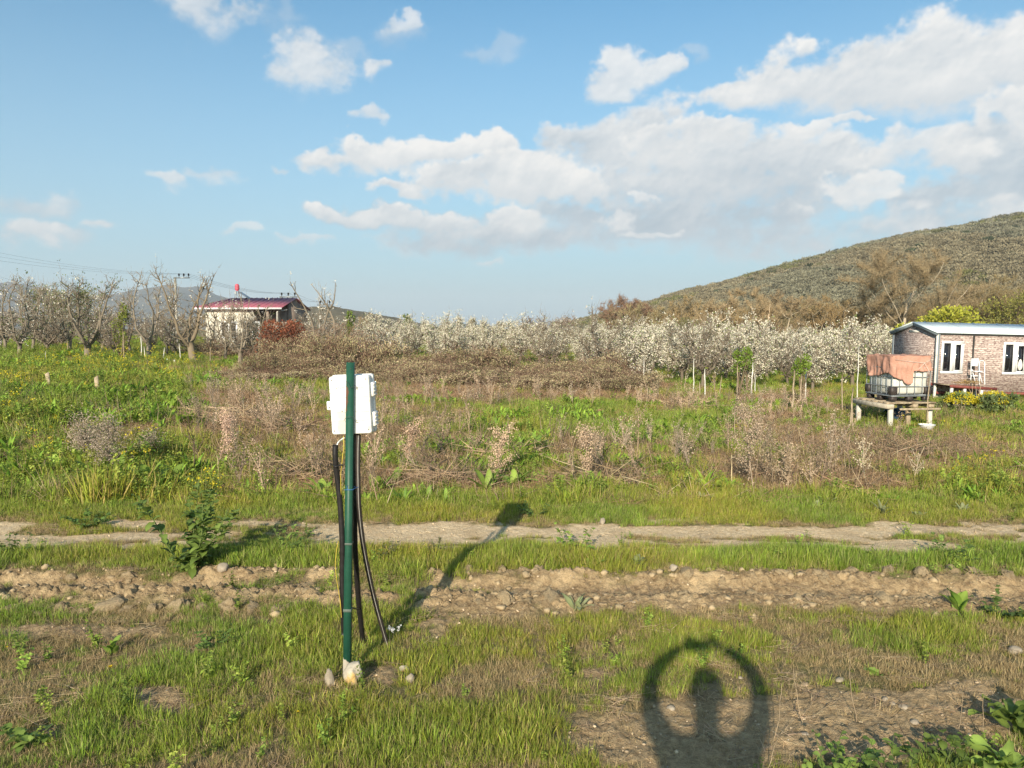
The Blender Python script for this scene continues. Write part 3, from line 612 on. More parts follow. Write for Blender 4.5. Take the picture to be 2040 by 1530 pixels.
# ------------------------------------------------------------------ trees
def wander(r, p, d, L, n, jit, up):
    pts = [np.array(p, float)]; d = np.array(d, float); d /= np.linalg.norm(d)
    for k in range(n):
        d = d + r.normal(0, jit, 3) + np.array([0, 0, up]); d /= np.linalg.norm(d); pts.append(pts[-1] + d * L / n)
    return np.array(pts), d
def along(pts, t):
    k = t * (len(pts) - 1); i = min(int(k), len(pts) - 2); f = k - i
    return pts[i] * (1 - f) + pts[i + 1] * f, (pts[i + 1] - pts[i]) / (np.linalg.norm(pts[i + 1] - pts[i]) + 1e-9)
def perp(r, d, up=.3):
    v = r.normal(0, 1, 3); v -= d * v.dot(d); v /= np.linalg.norm(v) + 1e-9; v[2] += up; return v / np.linalg.norm(v)
BARK = np.array([.22, .185, .14]); TWIG = np.array([.25, .205, .155])
def pear(seed, H=4.4, limbs=4, spread=.5, fill=1.0, whips=6, tr=.11, tw=.010, bark=BARK, knob=1.0, low=1.0):
    """an old pruned pear: short trunk, upright crooked limbs, spurs and whips; returns trunk, branches, spur tips"""
    r = np.random.default_rng(seed); T, B = MB(), MB(); tips = []
    th = H * r.uniform(.16, .24); tp, td = wander(r, (0, 0, -.15), (r.normal(0, .06), r.normal(0, .06), 1), th + .15, 5, .05, .05)
    T.tube(tp, np.linspace(tr * 1.25, tr * .95, 6) * np.array([1.25, 1, .95, .97, 1, 1.05]), 8, bark)
    A, Bq, RR = [], [], []
    def twig(p, d, L, rad):
        q = p + d * L * .55 + r.normal(0, .05 * L, 3); e = q + (d + r.normal(0, .35, 3) + [0, 0, .25]) * L * .5
        A.extend([p, q]); Bq.extend([q, e]); RR.extend([rad, rad * .7]); tips.append((e, d)); tips.append((q, d)); return q, e
    a0 = r.random() * 6.28
    for k in range(limbs):
        a = a0 + k * 6.283 / limbs + r.normal(0, .3); out = np.array([math.cos(a), math.sin(a), 0])
        L = (H - th) * r.uniform(.88, 1.12); s, _ = along(tp, r.uniform(.75, 1.0))
        p1, d1 = wander(r, s, out * r.uniform(.55, 1.0) * (spread * 2.0) + [0, 0, .75], L * .26, 4, .12, .10)
        p2, d2 = wander(r, p1[-1], d1 * .45 + out * .06 + [0, 0, .9], L * .78, 10, .15, .09)
        pts = np.concatenate([p1, p2[1:]]); rad = np.linspace(tr * .52, .014, len(pts)); T.tube(pts, rad, 6, bark, cap=False)
        nb = int(17 * fill * L / 3)
        for j in range(nb):
            t = r.uniform(.12 * low, .98); p, d = along(pts, t); v = perp(r, d, .15 if t < .6 else .5); Ls = r.uniform(.35, 1.05) * (1.15 - .5 * t) * H / 4.4
            sp, sd = wander(r, p, v, Ls, 5, .24, .16); B.tube(sp, np.linspace(.026 * (1.2 - .6 * t) * knob, tw, 6), 4, bark * 1.05, cap=False)
            for q in range(int(r.integers(3, 7) * fill)):
                w, wd = along(sp, r.uniform(.2, 1)); twig(w, perp(r, wd, .45), r.uniform(.12, .42), tw)
            if r.random() < .35: twig(sp[-1], sd * .5 + [0, 0, .6], r.uniform(.3, .8), tw)
        for j in range(int(9 * fill)):
            w, wd = along(pts, r.uniform(.3, 1)); twig(w, perp(r, wd, .3), r.uniform(.08, .3), tw)
        for j in range(max(1, whips // limbs + (1 if r.random() < .5 else 0))):
            w, wd = along(pts, r.uniform(.78, 1)); e = w + np.array([r.normal(0, .18), r.normal(0, .18), r.uniform(.3, .8)]) * H / 4.4; m = (w + e) / 2 + r.normal(0, .05, 3)
            A.extend([w, m]); Bq.extend([m, e]); RR.extend([tw * 1.0, tw * .8]); tips.append((e, np.array([0, 0, 1.0])))
    n = len(A); B.twigs(np.array(A), np.array(Bq), np.array(RR), TWIG * r.uniform(.8, 1.2, (n, 1)))
    return T, B, tips
def blossom(tips, frac, seed, size=.05, per=5, col=(.80, .76, .66), zmin=0.0, green=.0):
    r = np.random.default_rng(seed); mb = MB(); p = np.array([t[0] for t in tips]); p = p[(r.random(len(p)) < frac) & (p[:, 2] > zmin)]
    q = np.repeat(p, per, 0) + r.normal(0, size * 1.15, (len(p) * per, 3)); n = len(q)
    if n == 0: return mb
    c = np.array(col) * r.uniform(.85, 1.12, (n, 1)); c[r.random(n) < green] = (.22, .29, .07)
    mb.leaves(q, r.normal(0, 1, (n, 3)) + [0, 0, .3], r.normal(0, 1, (n, 3)), size * r.uniform(.9, 1.9, n), size * .75, c); return mb
def make_tree(label, trunk, crown, cat='tree', extra=(), group=None, name='pear_tree', bm=None):
    t = thing(name, label, cat, group=group); trunk.build('trunk', bm or M_BARK, t, smooth=True); crown.build('crown', bm or M_BARK, t)
    for nm, mb, mt in extra:
        if mb.n:
            q = mb.build(nm, mt, t)
            if nm in ('blossom', 'leaf_buds'): q['kind'] = 'stuff'
    return t
def put(t, px, Y, sc=1.0, rz=None, dz=0.0):
    t.location = GY(px, Y); t.location.z += dz; t.scale = (sc,) * 3; t.rotation_euler.z = rng.random() * 6.28 if rz is None else rz; return t
# --- the old bare pears at the left, each by the columns it stands on (px, depth, top py)
def tall(px, Y, topy, seed, label, **kw):
    g = GY(px, Y); H = P(px, topy, Y)[2] - g[2]; bl = kw.pop('bl', .04); leaf = kw.pop('leaf', 0)
    T, B, tips = pear(seed, H=H * .9, **kw); zm = max(v[:, 2].max() for v in B.V); k = H / zm
    for m_ in (T, B): m_.V = [v * [k ** .6, k ** .6, k] for v in m_.V]
    tips = [(t_[0] * [k ** .6, k ** .6, k], t_[1]) for t_ in tips]; ex = [('blossom', blossom(tips, bl, seed, .045, 4), M_PETAL)]
    if leaf:
        lm = blossom(tips, leaf, seed + 1, .05, 3, (.15, .19, .06)); ex.append(('leaf_buds', lm, M_PLANT))
    t = make_tree(label, T, B, extra=ex); t.location = g; return t
GL = 'tree'
tall(38, 40, 528, 11, 'bare pear tree with forked upright limbs at the left edge of the field', limbs=5, spread=.42, fill=1.1, whips=10, tr=.10, leaf=.06)
tall(172, 38, 526, 12, 'bare twiggy pear tree on a stout trunk in front of the green treetop', limbs=6, spread=.62, fill=1.25, whips=10, tr=.16, leaf=.12)
tall(298, 38, 515, 13, 'tall bare pear tree split into two leaning stems left of the pole', limbs=3, spread=.28, fill=.75, whips=6, tr=.12, bl=.06)
tall(388, 37, 512, 14, 'tall bare pear tree with a thick trunk in front of the left house corner', limbs=4, spread=.40, fill=.7, whips=9, tr=.17, bl=.05, bark=np.array([.22, .175, .12]), knob=1.25)
tall(478, 36, 562, 15, 'crooked bare pear tree in front of the white house wall', limbs=3, spread=.38, fill=.55, whips=3, tr=.10, bl=.16, knob=1.2)
tall(632, 37, 545, 16, 'bare pear tree with drooping spurs just right of the house', limbs=2, spread=.16, fill=.62, whips=2, tr=.15, bl=.2, knob=1.2)
tall(672, 39, 552, 17, 'slanting bare pear tree with white buds right of the house', limbs=1, spread=.35, fill=.75, whips=2, tr=.14, bl=.25, knob=1.2)
tall(96, 46, 545, 18, 'thin bare pear tree between the left edge tree and the green treetop', limbs=4, spread=.4, fill=1.0, whips=6, tr=.08, leaf=.1)
tall(232, 47, 560, 19, 'small bare pear tree behind the yellow green sapling', limbs=4, spread=.45, fill=1.0, whips=5, tr=.08)
tall(430, 48, 575, 20, 'slender bare pear tree beside the white house wall', limbs=3, spread=.3, fill=.8, whips=4, tr=.07)
for k, (px, Y, tp, lb) in enumerate(((12, 45, 545, 'bare twiggy pear tree cut by the left edge behind the plain pole'), (66, 43, 540, 'bare twiggy pear tree second from the left edge'), (140, 48, 552, 'bare twiggy pear tree in front of the green treetop, partly hidden'), (205, 43, 548, 'narrow bare pear tree right of the stout trunked one'), (262, 46, 550, 'narrow bare pear tree left of the leaning twin stems'), (330, 44, 545, 'narrow bare pear tree between the twin stems and the pole'), (448, 43, 580, 'short bare pear tree in front of the house door'), (515, 42, 585, 'short bare pear tree in front of the house windows'))):
    tall(px, Y, tp, 820 + k, lb, limbs=4, spread=.34, fill=1.15, whips=8, tr=.085, bl=.05, leaf=.04)
# --- blossoming orchard: five models, planted in rows
MODELS = []
for k in range(6):
    T, B, tips = pear(200 + k, H=3.1 + .25 * (k % 3), limbs=5 + k % 2, spread=.8, fill=1.35, whips=10, tr=.08, tw=.012, low=.4, bark=np.array([.17, .14, .105]))
    MODELS.append((T.build('trunk', M_BARK, smooth=True), B.build('crown', M_BARK), blossom(tips, .40, 300 + k, .044, 6, (.78, .72, .58), zmin=.25, green=.14).build('blossom', M_PETAL), blossom(tips, .07, 320 + k, .042, 5, (.66, .61, .51), zmin=.5, green=.15).build('blossom', M_PETAL)))
    for q in MODELS[-1][2:]: q['kind'] = 'stuff'
def orchard(px, Y, k, label, group, full=True, sc=1.0):
    t = thing('pear_tree', label, 'tree', group=group); m = MODELS[k % len(MODELS)]
    for o in (m[0], m[1], m[2] if full else m[3]):
        c = o.copy(); COL.objects.link(c); c.parent = t
    return put(t, px, Y, sc)
r_ = np.random.default_rng(5)
for row, Y in enumerate((31, 34.5, 38, 42, 46.5, 52, 58, 66, 76)):
    px = 1275 - (Y - 31) * 14 + r_.uniform(-40, 40)
    step = 3.6 * F / Y
    while px < 1790 - (0 if Y > 33 else 40):
        if px > 850 and not (Y < 34 and px < 1290):
            front = Y < 36
            orchard(px + r_.normal(0, step * .08), Y + r_.normal(0, .5), int(r_.integers(0, 6)),
                    'white blossoming pear tree in the front row of the orchard behind the field' if front else 'white blossoming pear tree in the deep rows of the orchard',
                    'blossoming pear trees of the front row' if front else 'blossoming pear trees of the deep rows', r_.random() < .85, r_.uniform(.62, 1.0))
        px += step * r_.uniform(.52, .8)
for row, Y in enumerate((43, 47, 52, 58, 66)):
    step = 3.8 * F / Y; px = -40 + row * 20
    while px < 1000:
        if not (395 < px < 560 and Y > 55):
            orchard(px + r_.normal(0, 10), Y + r_.normal(0, .6), int(r_.integers(0, 6)), 'sparsely blossoming pear tree behind the tall bare pear trees', 'sparsely blossoming pear trees at the back left', px > 700, r_.uniform(.72, .95))
        px += step * r_.uniform(.85, 1.15)
for m in MODELS:
    for o in m: bpy.data.objects.remove(o)
# --- leafless woodland trees: limbs and a cloud of fine twigs
def woodland(seed, H, W, stems=1, ntw=2600, twig=(.20, .14, .075), bark=(.34, .29, .22), lift=.18, tr=.16, tw=.012, cone=1.0):
    r = np.random.default_rng(seed); T, B = MB(), MB(); ends = []
    for s in range(stems):
        b = np.array([r.normal(0, .12 * W) if stems > 1 else 0, r.normal(0, .08 * W) if stems > 1 else 0, -.2]); rd = tr / stems ** .5
        tp, d = wander(r, b, (r.normal(0, .12), r.normal(0, .12), 1), H * .8, 9, .07, .08); T.tube(tp, np.linspace(rd, rd * .18, 10), 7, bark, cap=False)
        for k in range(max(5, 13 // stems)):
            t = r.uniform(lift, .95); p, dd = along(tp, t); v = perp(r, dd, .55); L = W * .55 * (1.05 - .45 * t * cone) * r.uniform(.7, 1.1)
            lp, ld = wander(r, p, v, L, 7, .12, .11); T.tube(lp, np.linspace(rd * .42 * (1.1 - .5 * t), .02, 8), 5, bark, cap=False)
            for j in range(7):
                q, qd = along(lp, r.uniform(.25, 1)); w = perp(r, qd, .5); sp, sd = wander(r, q, w, L * r.uniform(.25, .5), 4, .15, .12)
                B.tube(sp, np.linspace(.03, .012, 5), 3, np.array(bark) * .85, cap=False); ends.append(sp)
    E = len(ends); k = r.integers(0, E, ntw); t = r.uniform(.1, 1, ntw)
    arr = np.array(ends); i = np.minimum((t * 4).astype(int), 3); f = (t * 4 - i)[:, None]; p = arr[k, i] * (1 - f) + arr[k, i + 1] * f
    d = r.normal(0, .9, (ntw, 3)) + [0, 0, .5]; d /= np.linalg.norm(d, axis=1)[:, None]; e = p + d * (r.uniform(.35, 1.0, ntw) * H * .085)[:, None]
    B.twigs(p, e, tw, np.array(twig) * r.uniform(.75, 1.3, (ntw, 1)))
    m = ntw; q = p + d * (r.random(m) * H * .07)[:, None]; q2 = q + (r.normal(0, .7, (m, 3)) + [0, 0, .4]) * H * .035
    B.twigs(q, q2, tw * .8, np.array(twig) * r.uniform(.75, 1.3, (m, 1))); return T, B
def wood(px, Y, topy, W, seed, label, name='bare_tree', group=None, **kw):
    g = GY(px, Y); H = P(px, topy, Y)[2] - g[2]; T, B = woodland(seed, H, W, **kw); k = H / max(v[:, 2].max() for v in B.V)
    for m_ in (T, B): m_.V = [v * [1, 1, k] for v in m_.V]
    t = make_tree(label, T, B, group=group, name=name); t.location = g; return t
wood(1800, 78, 472, 19, 31, 'big pale limbed plane tree rising behind the cabin', stems=2, ntw=12000, twig=(.33, .255, .15), bark=(.52, .44, .33), tr=.34, tw=.018, lift=.12)
wood(1240, 105, 580, 8.5, 32, 'reddish brown clump of poplars at the foot of the hill', stems=5, ntw=5600, twig=(.24, .15, .10), bark=(.34, .26, .19), tr=.3, tw=.022)
wood(1284, 112, 584, 7.0, 33, 'smaller reddish brown poplar clump right of the larger clump', stems=3, ntw=3600, twig=(.24, .155, .10), bark=(.34, .26, .19), tr=.24, tw=.022)
wood(1500, 70, 562, 6.5, 34, 'twin stemmed orange brown tree behind the blossoming orchard', stems=2, ntw=6500, twig=(.33, .25, .145), bark=(.52, .40, .27), tr=.20, tw=.014, lift=.3)
wood(1568, 74, 572, 8.0, 35, 'forked orange brown tree beside the twin stemmed tree', stems=2, ntw=6500, twig=(.33, .25, .15), bark=(.46, .38, .27), tr=.24, tw=.014)
wood(1070, 150, 627, 9.0, 36, 'pale bare tree standing far off, left of a similar one', ntw=2200, twig=(.26, .20, .16), bark=(.3, .25, .2), tw=.03)
wood(1122, 150, 626, 8.5, 37, 'pale round bare tree standing far off beside the poplars', ntw=2200, twig=(.26, .20, .16), bark=(.3, .25, .2), tw=.03)
wood(1650, 80, 590, 8.5, 38, 'bushy brown bare tree between the orchard and the hill', stems=3, ntw=5500, twig=(.29, .215, .11), bark=(.3, .24, .17), tw=.016)
wood(1950, 84, 540, 10.5, 39, 'bare tree with slim pale limbs behind the cabin roof', stems=4, ntw=7000, twig=(.31, .24, .12), bark=(.48, .41, .30), tr=.3, tw=.016)
wood(2025, 88, 552, 10.0, 40, 'bare tree at the right edge behind the cabin roof', stems=4, ntw=7000, twig=(.30, .235, .12), bark=(.44, .38, .28), tr=.3, tw=.016)
BW = []
for k in range(4):
    T, B = woodland(60 + k, 6.0, 6.5, stems=3 + k % 2, ntw=2400, twig=[(.30, .22, .11), (.27, .20, .10), (.32, .225, .11), (.28, .23, .12)][k], bark=(.28, .23, .16), tr=.2, tw=.022)
    BW.append((T.build('trunk', M_BARK, smooth=True), B.build('crown', M_BARK)))
def backwood(px, Y, sc, label, group):
    t = thing('bare_tree', label, 'tree', group=group)
    for o in BW[int(r_.integers(0, 4))]:
        c = o.copy(); COL.objects.link(c); c.parent = t
    return put(t, px, Y, sc)
px = 1290
while px < 2150:
    for Y in (92, 118, 150):
        backwood(px + r_.normal(0, 20), Y + r_.normal(0, 6), r_.uniform(.7, 1.15) * (1 + .25 * (Y > 100)), 'brown leafless tree in the wood along the foot of the hill', 'leafless trees along the foot of the hill')
    px += 46 * r_.uniform(.8, 1.2)
px = -60
while px < 1230:
    if r_.random() < .75: backwood(px + r_.normal(0, 10), r_.uniform(120, 190), r_.uniform(.45, .8), 'low brown leafless tree far off across the plain', 'leafless trees far off across the plain')
    px += 44 * r_.uniform(.7, 1.3)
for m in BW:
    for o in m: bpy.data.objects.remove(o)
# --- leafy trees and bushes
def leafball(seed, W, H, n, cols, ls, stems=5, base=.0, twigc=(.16, .12, .08), lumps=9, dense=1.0, up=.3, D=None):
    r = np.random.default_rng(seed); T, L = MB(), MB(); D = D or W
    c = np.stack([r.uniform(-.36, .36, lumps) * W, r.uniform(-.36, .36, lumps) * D, base + (H - base) * r.uniform(.18, .78, lumps)], 1)
    R_ = np.stack([r.uniform(.16, .27, lumps) * W, r.uniform(.16, .27, lumps) * D, r.uniform(.16, .26, lumps) * (H - base)], 1)
    k = r.integers(0, lumps, n); v = r.normal(0, 1, (n, 3)); v /= np.linalg.norm(v, axis=1)[:, None]; rr = r.random(n) ** (.45 * dense)
    p = c[k] + v * rr[:, None] * R_[k]; p[:, 2] = np.maximum(p[:, 2], .04)
    d = v + r.normal(0, .6, (n, 3)) + [0, 0, up]; cc = np.asarray(cols)[r.integers(0, len(cols), n)] * r.uniform(.75, 1.25, (n, 1)) * r.uniform(.85, 1.15, (lumps, 1))[k]
    L.leaves(p, d, r.normal(0, 1, (n, 3)) + [0, 0, .6], ls * r.uniform(.6, 1.4, n), ls * .33, cc)
    for q in range(lumps):
        s = np.array([r.normal(0, .06) * W, r.normal(0, .06) * D, -.1]); pts, _ = wander(r, s, c[q] - s, np.linalg.norm(c[q] - s), 5, .06, .02); T.tube(pts, np.linspace(.012 * (W + H), .004 * (W + H), 6), 5, twigc, cap=False)
        m = 30; e = c[q] + r.normal(0, 1, (m, 3)) * R_[q] * .6; T.twigs(np.tile(c[q], (m, 1)) + r.normal(0, .1, (m, 3)) * R_[q], e, .0016 * (W + H), twigc)
    return T, L
def bush(px, Y, topy, W, seed, label, cols, ls, n, name='bush', cat='bush', group=None, loc=None, **kw):
    g = GY(px, Y) if loc is None else np.array(loc); H = P(px, topy, Y)[2] - g[2]; T, L = leafball(seed, W, H, n, cols, ls, **kw)
    t = thing(name, label, cat, g, group=group); T.build('stems' if cat != 'tree' else 'trunk', M_BARK, t); L.build('foliage' if cat != 'tree' else 'crown', M_PLANT, t); return t
bush(122, 62, 555, 4.6, 41, 'green leafy treetop among the bare pears at the left', [(.19,.215,.075),(.16,.19,.065),(.22,.24,.09)], .13, 6500, 'leafy_tree', 'tree', base=.6, lumps=22, dense=1.6)
bush(1868, 62, 597, 6.6, 42, 'bright yellow green willow just behind the cabin roof', [(.36,.36,.045),(.31,.33,.045),(.40,.385,.06)], .26, 9000, 'willow_tree', 'tree', base=.4, lumps=16)
bush(1955, 74, 606, 6.0, 43, 'dull olive green tree to the right of the bright willow', [(.22,.21,.055),(.19,.19,.05)], .24, 5200, 'leafy_tree', 'tree', base=.4, lumps=14)
bush(2020, 78, 570, 6.5, 44, 'tall yellowish green tree at the right edge behind the cabin', [(.24,.23,.055),(.20,.20,.05)], .22, 4600, 'leafy_tree', 'tree', base=1.5, lumps=14)
bush(1345, 88, 640, 6.0, 45, 'rounded olive green bush at the foot of the hill', [(.17,.17,.07),(.14,.15,.06)], .22, 3400, 'bush', 'bush', lumps=9)
bush(1405, 95, 622, 7.0, 46, 'larger greyish olive tree at the foot of the hill', [(.17,.165,.07),(.15,.15,.06)], .24, 4200, 'leafy_tree', 'tree', lumps=10)
bush(560, 33, 630, 2.05, 47, 'red leaved bush growing in front of the house porch', [(.27,.085,.045),(.33,.11,.055),(.22,.07,.04),(.20,.10,.05)], .10, 3600, 'red_bush', lumps=14, twigc=(.14, .08, .06))
bush(812, 60, 622, 1.1, 48, 'little lone tree with a green tuft standing in the distance', [(.14,.20,.06),(.12,.17,.05)], .16, 420, 'leafy_tree', 'tree', base=2.4, lumps=4)
bush(699, 44, 612, .7, 49, 'thin young tree with fresh green leaves near the slanting pear', [(.18,.24,.05),(.15,.21,.04)], .12, 420, 'young_tree', 'tree', base=1.6, lumps=4)
bush(243, 36, 598, .62, 50, 'slim yellow green sapling beside the twin stemmed bare pear', [(.25,.28,.05),(.21,.25,.04)], .10, 700, 'sapling', 'tree', base=.5, lumps=7)
for px_, Y, tp, sd, lb in ((1474, 26.5, 688, 51, 'leafy green sapling tied to a stake, left of its twin'), (1492, 28, 690, 52, 'leafy green sapling next to the white stake'), (1602, 24, 690, 53, 'bushy green sapling between stakes left of the tank stand')):
    bush(px_, Y, tp, .55, sd, lb, [(.17,.26,.035),(.21,.29,.05)], .09, 420, 'sapling', 'tree', base=.75, lumps=5)
# --- the bramble thicket at the back of the field
BR = []
for k in range(4):
    r = np.random.default_rng(90 + k); T, L = leafball(90 + k, 3.0, 1.25, 3400, [(.43,.35,.21),(.46,.37,.22),(.36,.32,.17),(.33,.32,.16),(.47,.35,.24)], .062, lumps=16, twigc=(.20, .13, .09), dense=.8, D=2.4)
    n = 130; a = r.random(n) * 6.283; s = np.stack([r.normal(0, .5, n), r.normal(0, .4, n), np.zeros(n)], 1); m = s + np.stack([np.cos(a) * .7, np.sin(a) * .6, r.uniform(.7, 1.5, n)], 1); e = m + np.stack([np.cos(a) * .7, np.sin(a) * .6, -r.uniform(.0, .8, n)], 1)
    T.twigs(s, m, .010, (.24, .15, .11)); T.twigs(m, e, .008, (.26, .17, .12)); BR.append((T.build('stems', M_DRY), L.build('foliage', M_DRY)))
def bramble(px, Y, topy, label, group, w=1.0):
    t = thing('bramble_bush', label, 'bush', group=group); g = GY(px, Y); h = max(.35, P(px, topy, Y)[2] - g[2]) / 1.5
    for o in BR[int(r_.integers(0, 4))]:
        c = o.copy(); COL.objects.link(c); c.parent = t
    t.location = g; t.rotation_euler.z = r_.random() * 6.28; t.scale = (w, w, h)
for (x0, x1, Y, t0, t1, lb, gp) in ((470, 1120, 27.5, 734, 728, 'low reddish bramble bush at the front of the thicket behind the field', 'low brambles at the front of the thicket'), (520, 1290, 29.5, 694, 722, 'olive brown bramble bush in the middle of the thicket behind the field', 'olive brown brambles in the thicket'), (560, 1240, 32, 668, 708, 'tall olive brown bramble bush at the back of the thicket', 'tall brambles at the back of the thicket')):
    px = x0
    while px < x1:
        f = (px - x0) / (x1 - x0); bramble(px, Y + r_.normal(0, .6), t0 + (t1 - t0) * f + r_.normal(0, 9), lb, gp, r_.uniform(.75, 1.1)); px += 78 * r_.uniform(.75, 1.2)
for k, (px, Y, tp) in enumerate(((405, 47, 676), (440, 46, 672), (478, 47, 670), (515, 45, 668), (550, 45, 660), (585, 46, 660), (615, 46, 652))): bramble(px, Y, tp, 'brown bushy undergrowth hiding the foot of the white house', 'brown undergrowth below the house', 1.1)
for px, Y, tp in ((655, 31, 642), (700, 31.5, 640), (745, 32, 652), (610, 31, 662)): bramble(px, Y, tp, 'rounded grey olive bush standing above the brambles beside the bare pear', 'grey olive bushes above the brambles', .8)
for px, Y, tp in ((1130, 27, 735), (1215, 27, 738), (1265, 27.5, 740)): bramble(px, Y, tp, 'dark reddish bramble bush at the right end of the thicket', 'dark reddish brambles at the right end', .7)
for m in BR:
    for o in m: bpy.data.objects.remove(o)
# --- the wood on the hillside, far too many crowns to count
def crownclump(seed):
    r = np.random.default_rng(seed); mb = MB(); n = 260; v = r.normal(0, 1, (n, 3)); v /= np.linalg.norm(v, axis=1)[:, None]; v[:, 2] = np.abs(v[:, 2]); p = v * (r.random((n, 1)) ** .4) * [1, 1, .95] * r.uniform(.7, 1.1, (n, 1)) + [0, 0, .35]
    mb.leaves(p, v + r.normal(0, .5, (n, 3)) + [0, 0, .4], np.cross(v, r.normal(0, 1, (n, 3))) * .3 + v, r.uniform(.22, .42, n), .085, np.array([1.0, 1.0, 1.0]) * r.uniform(.85, 1.15, (n, 1))); mb.twigs([[0, 0, -.6]], [[0, 0, .9]], .07, (.8, .8, .8)); return mb
C_CROWN = source('hill_crown', [crownclump(k) for k in range(5)], M_DI)
def hill_forest():
    v = HV; ny, nx = v.shape[:2]; n = 24000
    i = rng.uniform(0, int(ny * .62), n); j = rng.uniform(0, nx * .62, n); a, b = i.astype(int), j.astype(int); f, g = (i - a)[:, None], (j - b)[:, None]
    a1, b1 = np.minimum(a + 1, ny - 1), np.minimum(b + 1, nx - 1)
    p = (v[a, b] * (1 - g) + v[a, b1] * g) * (1 - f) + (v[a1, b] * (1 - g) + v[a1, b1] * g) * f
    ev = fbm(p[:, 0] / 60, p[:, 1] / 90, 130, 4); c = np.where((ev > .54)[:, None], np.array([[.20, .19, .13]]), np.array([[.225, .195, .125]])) * rng.uniform(.9, 1.1, (n, 1))
    dk = rng.random(n) < .025; c[dk] = (.05, .065, .035); gr = (fbm(p[:, 0] / 40, p[:, 1] / 60, 131, 3) > .62) & (rng.random(n) < .6); c[gr] = np.array([.15, .15, .06])
    s = rng.uniform(1.9, 3.5, n); sc = np.stack([s, s, s * rng.uniform(.55, .85, n)], 1); p[:, 2] += s * .15
    scatter('hillside_wood', p, np.stack([np.zeros(n), np.zeros(n), rng.uniform(0, 6.28, n)], 1), sc, rng.integers(0, 5, n), c, C_CROWN)
hill_forest()
# ------------------------------------------------------------------ the green post with its box and conduits
def mat_post():
    m = bpy.data.materials.new('green_paint'); m.use_nodes = True; T = NT(m.node_tree); co = T.n('ShaderNodeTexCoord').outputs['Object']
    s = T.n('ShaderNodeSeparateXYZ', i={0: co}); n = T.noise(co, 22, 6, .65); n2 = T.noise(co, 9, 4, .6)
    g = T.mix(T.mr(n2, .3, .7), (.012, .060, .039), (.018, .082, .051))
    rz = T.m('MULTIPLY', T.mr(T.m('ABSOLUTE', T.m('SUBTRACT', s.outputs[2], 1.60)), .0, .22, 1, 0), T.mr(s.outputs[0], -.024, .010, 1, .1))
    rust = T.mr(T.m('ADD', T.m('MULTIPLY', rz, .55), n), .80, .95)
    c = T.mix(rust, g, (.12, .05, .030))
    wz = T.m('ADD', T.mr(s.outputs[2], .04, .16, 1, 0, smooth=False), T.m('MULTIPLY', T.m('SUBTRACT', n2, .5), 1.3)); wz = T.m('SUBTRACT', wz, T.m('MULTIPLY', s.outputs[0], 7.0))
    c = T.mix(T.mr(wz, .42, .5), c, (.62, .56, .47))
    sp = T.mr(T.noise(co, 75, 2, .5), .76, .79); c = T.mix(T.m('MULTIPLY', sp, .55), c, (.45, .5, .48))
    b = T.n('ShaderNodeBsdfPrincipled', i={'Base Color': c, 'Roughness': T.mr(rust, 0, 1, .48, .9), 'Specular IOR Level': .35})
    bp = T.n('ShaderNodeBump', i={'Strength': .15, 'Distance': .003, 'Height': n}); T.t.links.new(bp.outputs[0], b.inputs['Normal'])
    T.n('ShaderNodeOutputMaterial', i={0: b.outputs[0]}); return m
M_POST = mat_post()
M_WHITE = mat_basic('white_plastic', (.78, .77, .73), .45, .4, (6, .06), bump=.05, col2=(.66, .63, .56), scale2=7)
M_WGRUB = mat_basic('grubby_white', (.66, .64, .58), .7, .2, (9, .15), col2=(.48, .45, .38), scale2=6)
M_SEAM = mat_basic('grey_seam', (.42, .41, .38), .7, .2, (9, .15)); M_BLACK = mat_basic('black_rubber', (.018, .016, .016), .42, .4, (30, .3), bump=.1, bscale=160)
M_BLACKB = mat_basic('dusty_black_plastic', (.045, .036, .032), .5, .35, (14, .3), bump=.1)
M_DGREY = mat_basic('dark_grey', (.07, .07, .07), .6, .3, (20, .2))
M_YEL = mat_basic('yellow_insulation', (.55, .42, .06), .5, .3); M_BLUE = mat_basic('blue_cord', (.06, .17, .42), .6, .2)
M_STONE = mat_basic('pale_stone', (.28, .24, .185), .95, .1, (7, .3), bump=.9, col2=(.36, .31, .24), scale2=5, bscale=22)
M_STONE2 = mat_basic('ochre_flecked_stone', (.45, .40, .32), .95, .1, (7, .25), bump=.9, col2=(.56, .38, .14), scale2=4, bscale=22)
M_SOILC = mat_basic('dry_clod', (.37, .285, .175), 1, .05, (9, .35), bump=1.0, bscale=30)
B0 = G(690, 1352); PD = B0[1]
top = P(697, 722, PD + .02); base = np.array([B0[0], B0[1], B0[2]])
ax = Vector(top - base); HP = ax.length; PROT = Vector((0, 0, 1)).rotation_difference(ax)
post = thing('metal_post', 'dark green steel angle post with rust streaks and a whitewashed foot', 'post', base); post.rotation_mode = 'QUATERNION'; post.rotation_quaternion = PROT
mb = MB(); wdt = .0200; th = .004
prof = [(-wdt, 0), (wdt, 0), (wdt, .044), (wdt - th, .044), (wdt - th, th), (-wdt, th)]
v = [(x, y, z) for z in (-.25, HP) for (x, y) in prof]
mb.poly(v, [[0,1,7,6],[1,2,8,7],[2,3,9,8],[3,4,10,9],[4,5,11,10],[5,0,6,11],[5,4,3,2,1,0],[6,7,8,9,10,11]]); mb.build('angle_bar', M_POST, post)
def band(z, h, mat, nm, w=.0227, d0=-.0025, d1=.047):
    mb = MB(); mb.box((-w, d0, z - h / 2), (w, d1, z + h / 2), bev=.001); return mb.build(nm, mat, post)
zof = lambda py: (1352 - py) / (1352 - 722) * HP
M_TAPE = mat_basic('grey_tape', (.10, .125, .105), .6, .25)
band(zof(1080), .012, M_TAPE, 'tape_band'); band(zof(1214), .017, M_TAPE, 'tape_band')
